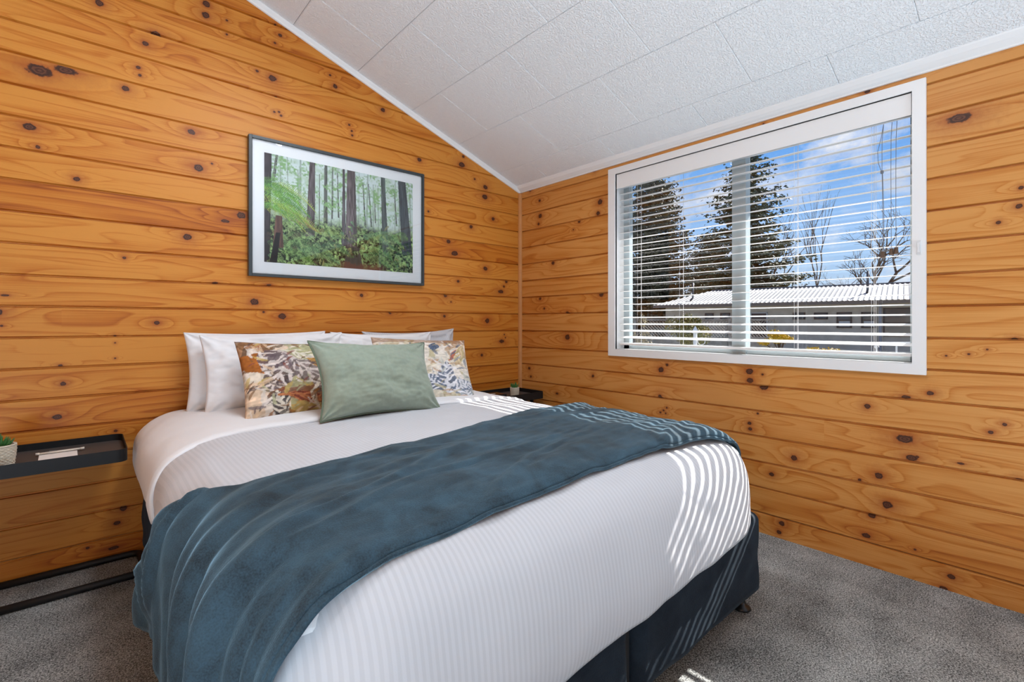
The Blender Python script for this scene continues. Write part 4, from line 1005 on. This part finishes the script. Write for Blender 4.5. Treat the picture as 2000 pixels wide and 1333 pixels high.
# ============================================================ outside
GZ = -.40
def nodecol(name, c1, c2, sc, rough=.9, bump_=0):
    m, t = mat(name); tc = t.n('ShaderNodeTexCoord').outputs['Object']; n = t.noise(tc, sc, 5, .6)
    b = t.n('ShaderNodeBsdfPrincipled', Roughness=rough); b.inputs['Specular IOR Level'].default_value = .25
    t.link(t.ramp(n, [(.35, c1), (.65, c2)]), b.inputs['Base Color'])
    if bump_: t.link(t.bump(n, bump_, .02), b.inputs['Normal'])
    out(t, b.outputs[0]); return m
b = MB(); b.box(.12, 160, -90, 110, GZ-.1, GZ)
b.build('ground', nodecol('gravel_and_grass', (.18, .185, .165), (.28, .28, .26), 1.2), kind='structure')
# cabin block across the yard
bo = Vector((20.489, 11.723, GZ)); bd = Vector((.16460706, -.98635922, 0)); ang = math.atan2(bd.y, bd.x)
cab = empty('cabin_block', bo, ang, label='long low pale cabin block with a white corrugated roof across the yard', cat='building')
# local: +x along the front, +y away from us is -? choose back side
bk = 1.0 if (Matrix.Rotation(ang, 3, 'Z')@Vector((0, 1, 0))).x > 0 else -1.0
LEN = 15.0; EZ = 2.47; RZ = 3.40
def bb(b, x0, x1, y0, y1, z0, z1, mi=0): ya, yb = sorted((y0*bk, y1*bk)); return b.box(x0, x1, ya, yb, z0, z1, mi)
wallm = nodecol('grey_blockwork', (.42, .37, .30), (.50, .45, .37), 3)
b = MB(); bb(b, .5, LEN, .55, 6.5, 0, EZ-.05); b.build('wall', wallm, cab)
b = MB(); bb(b, .0, LEN, .02, .60, EZ-.10, EZ-.06); bb(b, 0, LEN, 0, .05, EZ-.14, EZ+.0); b.build('eave_board', plain('dark_soffit', (.14, .12, .10), .8), cab)
# corrugated roof: front slope with a hipped left end
b = MB(); nrm = 150
rid = 4.1; 
def roofz(x, y): return EZ+(RZ-EZ)*min(1, y/rid)
stepx = LEN/nrm*0.5
vsr = []; k = 0; x = 0.0; cols = []
while x <= LEN+1e-6:
    ph = x/.19; h = .022*(1 if (ph % 1) < .38 else 0); yt = min(rid, max(.0, x/1.9*rid)) if x < 1.9 else rid
    cols.append((x, yt, h)); x += .019*2
base = len(b.v)
for (x, yt, h) in cols:
    b.v.append((x, 0*bk, EZ+h)); b.v.append((x, yt*bk, roofz(x, yt)+h))
for i in range(len(cols)-1): b.f.append((base+2*i, base+2*i+2, base+2*i+3, base+2*i+1)); b.m.append(0)
bb(b, 1.9, LEN, rid-.12, rid+.12, RZ+.0, RZ+.045)
b.add([(0, 0, EZ), (1.9, rid*bk, RZ), (0, 2*rid*bk, EZ)], [(0, 1, 2)])
b.add([(LEN, rid*bk, RZ), (1.9, rid*bk, RZ), (0, 2*rid*bk, EZ), (LEN, 2*rid*bk, EZ)], [(0, 1, 2, 3)])
b.build('roof', plain('white_corrugated_iron', (.18, .185, .19), .5, spec=.4), cab)
glm = plain('dark_window_glass', (.03, .05, .06), .1, spec=.6); frm = plain('dark_joinery', (.02, .022, .026), .5); blm = plain('net_curtain', (.42, .43, .42), .9, vary=.3, vs=30)
def bwin(x0, x1, z0, z1, split=True, net=True):
    z0 -= GZ; z1 -= GZ
    f = MB(); e = .05
    for (a0, a1, c0, c1) in ((x0, x0+e, z0, z1), (x1-e, x1, z0, z1), (x0, x1, z0, z0+e), (x0, x1, z1-e, z1)): bb(f, a0, a1, .50, .56, c0, c1)
    if split: zm = z0+(z1-z0)*.48; bb(f, x0, x1, .50, .56, zm-.025, zm+.025)
    fo_ = f.build('window', frm, cab)
    g = MB(); bb(g, x0+e, x1-e, .53, .545, z0+e, z1-e); g.build('pane', glm, fo_)
    if net:
        g = MB(); bb(g, x0+.09, x1-.07, .522, .528, z0+.07, z0+(z1-z0)*.44); g.build('net_curtain', blm, fo_)
    return fo_
bwin(2.6, 3.03, 1.28, 1.62, False, False); bwin(3.36, 3.83, 1.28, 1.62, False, False)
bwin(6.6, 7.1, 1.28, 1.6, False, False)
for (x0, x1, s_, n_) in ((7.44, 7.97, False, False), (8.3, 8.86, True, True), (9.19, 9.72, True, True)): bwin(x0, x1, .9 if s_ else 1.28, 1.59, s_, n_)
bwin(9.95, 10.95, .55, 1.75, True, False); bwin(11.3, 12.4, .55, 1.75, True, False)
b = MB(); bb(b, 4.82, 5.48, .52, .56, .02, 1.98); dr = b.build('door', plain('dark_brown_door', (.035, .022, .02), .5), cab)
b = MB(); bb(b, 4.76, 4.82, .50, .56, 0, 2.03); bb(b, 5.48, 5.54, .50, .56, 0, 2.03); bb(b, 4.76, 5.54, .50, .56, 1.98, 2.04); b.build('door_frame', plain('pale_joinery', (.45, .44, .42), .6), cab)
b = MB(); bb(b, 9.80, 9.90, .42, .52, 0, EZ-.1); b.build('downpipe', plain('grey_downpipe', (.22, .23, .25), .5), cab)
for (x_, y_, h_) in ((9.35, 1.9, .95), (1.75, 1.2, .95)):
    b = MB(); z_ = roofz(x_, y_); b.tube([(x_, (y_-.35)*bk, z_-.02), (x_, y_*bk, z_+.12), (x_, (y_+.02)*bk, z_+.30), (x_, (y_+.02)*bk, z_+h_)], .05, 10)
    b.build('roof_pipe', plain('dark_vent_pipe', (.06, .065, .07), .5), cab, smooth=True)

# ---- vegetation builders
barkm = nodecol('grey_brown_bark', (.05, .038, .03), (.13, .10, .08), 6)
def leafmat(name, c1, c2): return nodecol(name, c1, c2, .9, .7)
def clump(b, p, d, L, Wd, n, rnd, droop=.0, mi=0):
    """a spray of narrow leaves round a twig"""
    for _ in range(n):
        s = rnd.random(); q = p+d*L*s+Vector((rnd.gauss(0, Wd*.5), rnd.gauss(0, Wd*.5), rnd.gauss(0, Wd*.22)))
        a = rnd.uniform(0, 2*PI); l = Wd*rnd.uniform(.35, .8); u = (d*.6+Vector((math.cos(a), math.sin(a), rnd.uniform(-.5, .3)-droop))).normalized()*l
        v = u.cross(Vector((rnd.uniform(-1, 1), rnd.uniform(-1, 1), rnd.uniform(-1, 1)))).normalized()*l*.28
        b.add([q-v*.4, q+u*.5-v, q+u, q+u*.5+v], [(0, 1, 2, 3)], mi)
def conifer(x, y, Hh, R_, seed, leafm, label, base=.08, dens=1.0, group='trees beyond the cabin block', shape=.9, gap=0):
    rnd = random.Random(seed); t = empty('conifer_tree', (x, y, GZ), label=label, cat='tree', group=group)
    b = MB(); b.tube([(0, 0, 0), (.1, 0, Hh*.35), (0, .1, Hh*.7), (.05, 0, Hh)], [Hh*.018, Hh*.013, Hh*.007, .02], 8); 
    f = MB(); z = Hh*base
    while z < Hh*.985:
        k = (z/Hh-base)/(1-base); rr = R_*(1-k)**shape*rnd.uniform(.75, 1.1)+.15
        nb = rnd.randint(4, 7)
        a0 = rnd.uniform(0, 6.28)
        for i in range(nb):
            if rnd.random() < gap: continue
            a = a0+i*2*PI/nb+rnd.uniform(-.35, .35); L = rr*rnd.uniform(.65, 1.15); up = rnd.uniform(-.12, .28)
            d = Vector((math.cos(a), math.sin(a), up)); p0 = Vector((0, 0, z)); p1 = p0+d*L*.6+Vector((0, 0, -.04*L)); p2 = p0+d*L+Vector((0, 0, .06*L))
            b.tube([p0, p1, p2], [.05, .03, .01], 4, cap=False)
            m_ = max(2, int(L/.38))
            for j in range(m_):
                s = (j+.7)/m_; q = p0.lerp(p1, s*1.6) if s < .6 else p1.lerp(p2, (s-.6)/.4)
                clump(f, q, d, .5, .42+.10*L*(1-s), int(15*dens), rnd, .15)
        z += Hh*.021*rnd.uniform(.8, 1.3)
    b.build('trunk', barkm, t, smooth=True); f.build('foliage', leafm, t); return t
LG = leafmat('conifer_needles', (.026, .040, .020), (.10, .112, .052)); LG2 = leafmat('olive_needles', (.042, .042, .024), (.155, .14, .075))
def at_(pxl, depth):
    F_ = Vector((math.sin(YAW), math.cos(YAW), 0)); R_ = Vector((math.cos(YAW), -math.sin(YAW), 0)); q = CAM+F_*depth+R_*((pxl-1000)/FPX*depth); return q.x, q.y
x_, y_ = at_(1275, 37.5); conifer(x_, y_, 12.7, 3.4, 21, LG2, 'dense dark conifer at the far left of the window view', .03, 1.5, shape=.42)
conifer(36.3, 13.28, 15.0, 4.6, 35, LG, 'tall broad conifer standing behind the window mullion', .10, 1.15, shape=.62, gap=.15)
x_, y_ = at_(1385, 54); conifer(x_, y_, 11.4, 3.8, 44, LG2, 'thin open pine between the two big conifers', .42, .7, shape=.4, gap=.25)
def bush(name, x, y, z0, rx, ry, rz, seed, leafm, label, cat, n=2600, sz=.07, stem=True, group=None, lumps=9):
    rnd = random.Random(seed); t = empty(name, (x, y, GZ), label=label, cat=cat, group=group)
    ce = [(Vector((rnd.gauss(0, .42)*rx, rnd.gauss(0, .42)*ry, z0+rz+rnd.gauss(0, .38)*rz)), rnd.uniform(.35, .62)) for _ in range(lumps)]
    f = MB()
    for i in range(n):
        c, k = rnd.choice(ce); d = Vector((rnd.gauss(0, 1), rnd.gauss(0, 1), rnd.gauss(0, 1))).normalized()*rnd.uniform(.75, 1.05)
        q = c+Vector((d.x*rx*k, d.y*ry*k, d.z*rz*k)); u = Vector((rnd.gauss(0, 1), rnd.gauss(0, 1), rnd.gauss(0, 1))).normalized()*sz*rnd.uniform(.6, 1.3); v = u.cross(Vector((rnd.gauss(0, 1), rnd.gauss(0, 1), rnd.gauss(0, 1)))).normalized()*sz*.4
        f.add([q-v*.3, q+u*.5-v, q+u, q+u*.5+v], [(0, 1, 2, 3)])
    f.build('foliage', leafm, t)
    if stem:
        b = MB()
        for c, k in ce: b.tube([(0, 0, 0), (c.x*.25, c.y*.25, (z0+c.z)*.35+.02), tuple(c)], [.03, .022, .008], 6)
        b.build('stems', barkm, t, smooth=True)
    return t
YL = leafmat('yellow_blossom', (.34, .22, .015), (.66, .46, .03)); OL = leafmat('olive_gold_leaves', (.10, .11, .03), (.42, .36, .12)); HD = leafmat('hedge_leaves', (.06, .065, .03), (.24, .205, .11)); PK = leafmat('pale_leaves', (.22, .20, .11), (.55, .46, .30))
bush('yellow_shrub', 13.44, 2.79, .83, .42, .42, .17, 5, YL, 'bright yellow shrub on a short stem, left of the other yellow one', 'shrub', 1500, .06, group='yellow shrubs')
bush('yellow_shrub', 13.25, 1.66, .42, .55, .45, .20, 6, YL, 'lower and wider yellow shrub right of the bright yellow one', 'shrub', 1500, .06, group='yellow shrubs')
bush('round_shrub', 10.4, 4.2, .70, .52, .52, .62, 7, OL, 'rounded olive and gold shrub in front of the lattice fence', 'shrub', 5200, .055, lumps=14)
bush('pale_shrub', 9.6, 5.25, .55, .30, .28, .42, 8, PK, 'pale straw coloured shrub at the left edge of the window view', 'shrub', 1500, .05)
x_, y_ = at_(1535, 36); bush('hedge', x_, y_, 1.2, 3.4, 1.4, 1.55, 9, HD, 'clipped bushy hedge top showing above the cabin roof', 'hedge', 9000, .16, lumps=16)
def bare(x, y, Hh, seed, label, spread=.55, first=.22, lean=(0, 0), depth=6, name='bare_tree', r0=None):
    rnd = random.Random(seed); t = empty(name, (x, y, GZ), label=label, cat='tree', group='trees beyond the cabin block'); b = MB()
    def grow(p, d, L, r, k):
        pts = [p]; q = p; dd = d.copy()
        for i in range(3):
            dd = (dd+Vector((rnd.gauss(0, .10), rnd.gauss(0, .10), rnd.gauss(.03, .06)))).normalized(); q = q+dd*L/3; pts.append(q)
        b.tube(pts, [r, r*.9, r*.78, r*.66], 5 if k < 4 else 3, cap=False)
        if k >= depth: return
        for i in range(rnd.choice((2, 3, 3))):
            a = rnd.uniform(0, 6.28); s = spread*rnd.uniform(.6, 1.3); u = dd.orthogonal().normalized(); v = dd.cross(u)
            nd = (dd*math.cos(s)+(u*math.cos(a)+v*math.sin(a))*math.sin(s)).normalized()
            grow(pts[-1] if i else pts[2], nd, L*rnd.uniform(.62, .82), r*.6, k+1)
    grow(Vector((0, 0, 0)), Vector((lean[0], lean[1], 1)).normalized(), Hh*first, r0 or Hh*.020, 0)
    b.build('branches', barkm, t); return t
bare(39.04, 5.53, 11.0, 14, 'bare spreading tree behind the right end of the cabin roof', .62, .27, depth=6)
x_, y_ = at_(1540, 45); bare(x_, y_, 12.2, 25, 'slim bare tree just right of the tall conifer', .40, .30, depth=5, r0=.15)
x_, y_ = at_(1575, 50); bare(x_, y_, 12.6, 31, 'leaning bare sapling with a single long stem', .22, .42, lean=(.05, -.22), depth=4, r0=.11)
x_, y_ = at_(1660, 44); bare(x_, y_, 7.5, 77, 'low bare scrubby tree behind the middle of the roof', .75, .30, depth=6, r0=.12)

# ---- lattice fence, lamp post, garden rail
A_ = Vector((11.77, 6.92, GZ)); B_ = Vector((15.6, 3.7, GZ)); fd = (B_-A_); FL = fd.length; fa = math.atan2(fd.y, fd.x)
fe = empty('lattice_fence', A_, fa, label='grey timber fence with diamond lattice across the yard', cat='fence')
fm = nodecol('weathered_timber', (.20, .18, .15), (.34, .31, .27), 4)
b = MB(); n = int(FL/.11)
for s in (-1, 1):
    for i in range(-12, n+12):
        x0 = i*.11; hgt = .62; pts = [(x0, 0, 1.0), (x0+s*hgt, 0, 1.62)]
        if min(pts[0][0], pts[1][0]) < 0 or max(pts[0][0], pts[1][0]) > FL: continue
        b.tube([(pts[0][0], .004*s, pts[0][2]), (pts[1][0], .004*s, pts[1][2])], .013, 4)
b.build('lattice_panel', fm, fe)
b = MB(); b.box(0, FL, -.02, .02, 0, 1.0)
b.build('board_panel', fm, fe); b = MB(); b.box(0, FL, -.03, .03, 1.60, 1.66); b.box(0, FL, -.03, .03, .97, 1.02); b.build('rail', fm, fe)
for i in range(4):
    b = MB(); x0 = FL*i/3; b.box(x0-.045, x0+.045, -.045, .045, 0, 1.68); b.build('fence_post', fm, fe)
x_, y_ = at_(1358, 10.5); lp_ = empty('letterbox_post', (x_, y_, GZ), label='white post with a little peaked cap and a ring bracket in front of the shrub', cat='post')
wm = plain('white_outdoor_paint', (.75, .75, .73), .5)
b = MB(); b.box(-.03, .03, -.03, .03, 0, 1.30); b.build('post', wm, lp_)
b = MB(); b.lathe([(.075, 1.30), (.078, 1.32), (.030, 1.41), (.006, 1.45)], n=4); b.build('cap', wm, lp_)
b = MB(); b.tube([(.055*math.cos(a)+.105, -.055*math.cos(a)-.085, 1.12+.075*math.sin(a)) for a in np.linspace(0, 2*PI, 24)[:-1]], .008, 6, closed=True); b.build('ring_bracket', wm, lp_)
xa, ya = at_(1712, 7.0); xb_, yb_ = at_(1790, 7.0); gr = empty('garden_rail', (xa, ya, GZ), math.atan2(yb_-ya, xb_-xa), label='low white metal rail with scrolled ends below the window, right', cat='railing'); GL = math.hypot(xb_-xa, yb_-ya)
b = MB(); b.box(0, GL, -.012, .012, 1.225, 1.245); b.box(0, GL, -.008, .008, 1.03, 1.045); b.build('top_rail', wm, gr)
for i in range(3): b = MB(); x0 = GL*i/2; b.box(x0-.008, x0+.008, -.008, .008, 0, 1.225); b.build('baluster', wm, gr)
for x0 in (.0, GL): 
    b = MB(); b.tube([(x0+.035*math.cos(a)*(1-a/9), 0, 1.17+.035*math.sin(a)*(1-a/9)) for a in np.linspace(0, 7, 26)], .006, 6); b.build('scroll', wm, gr)
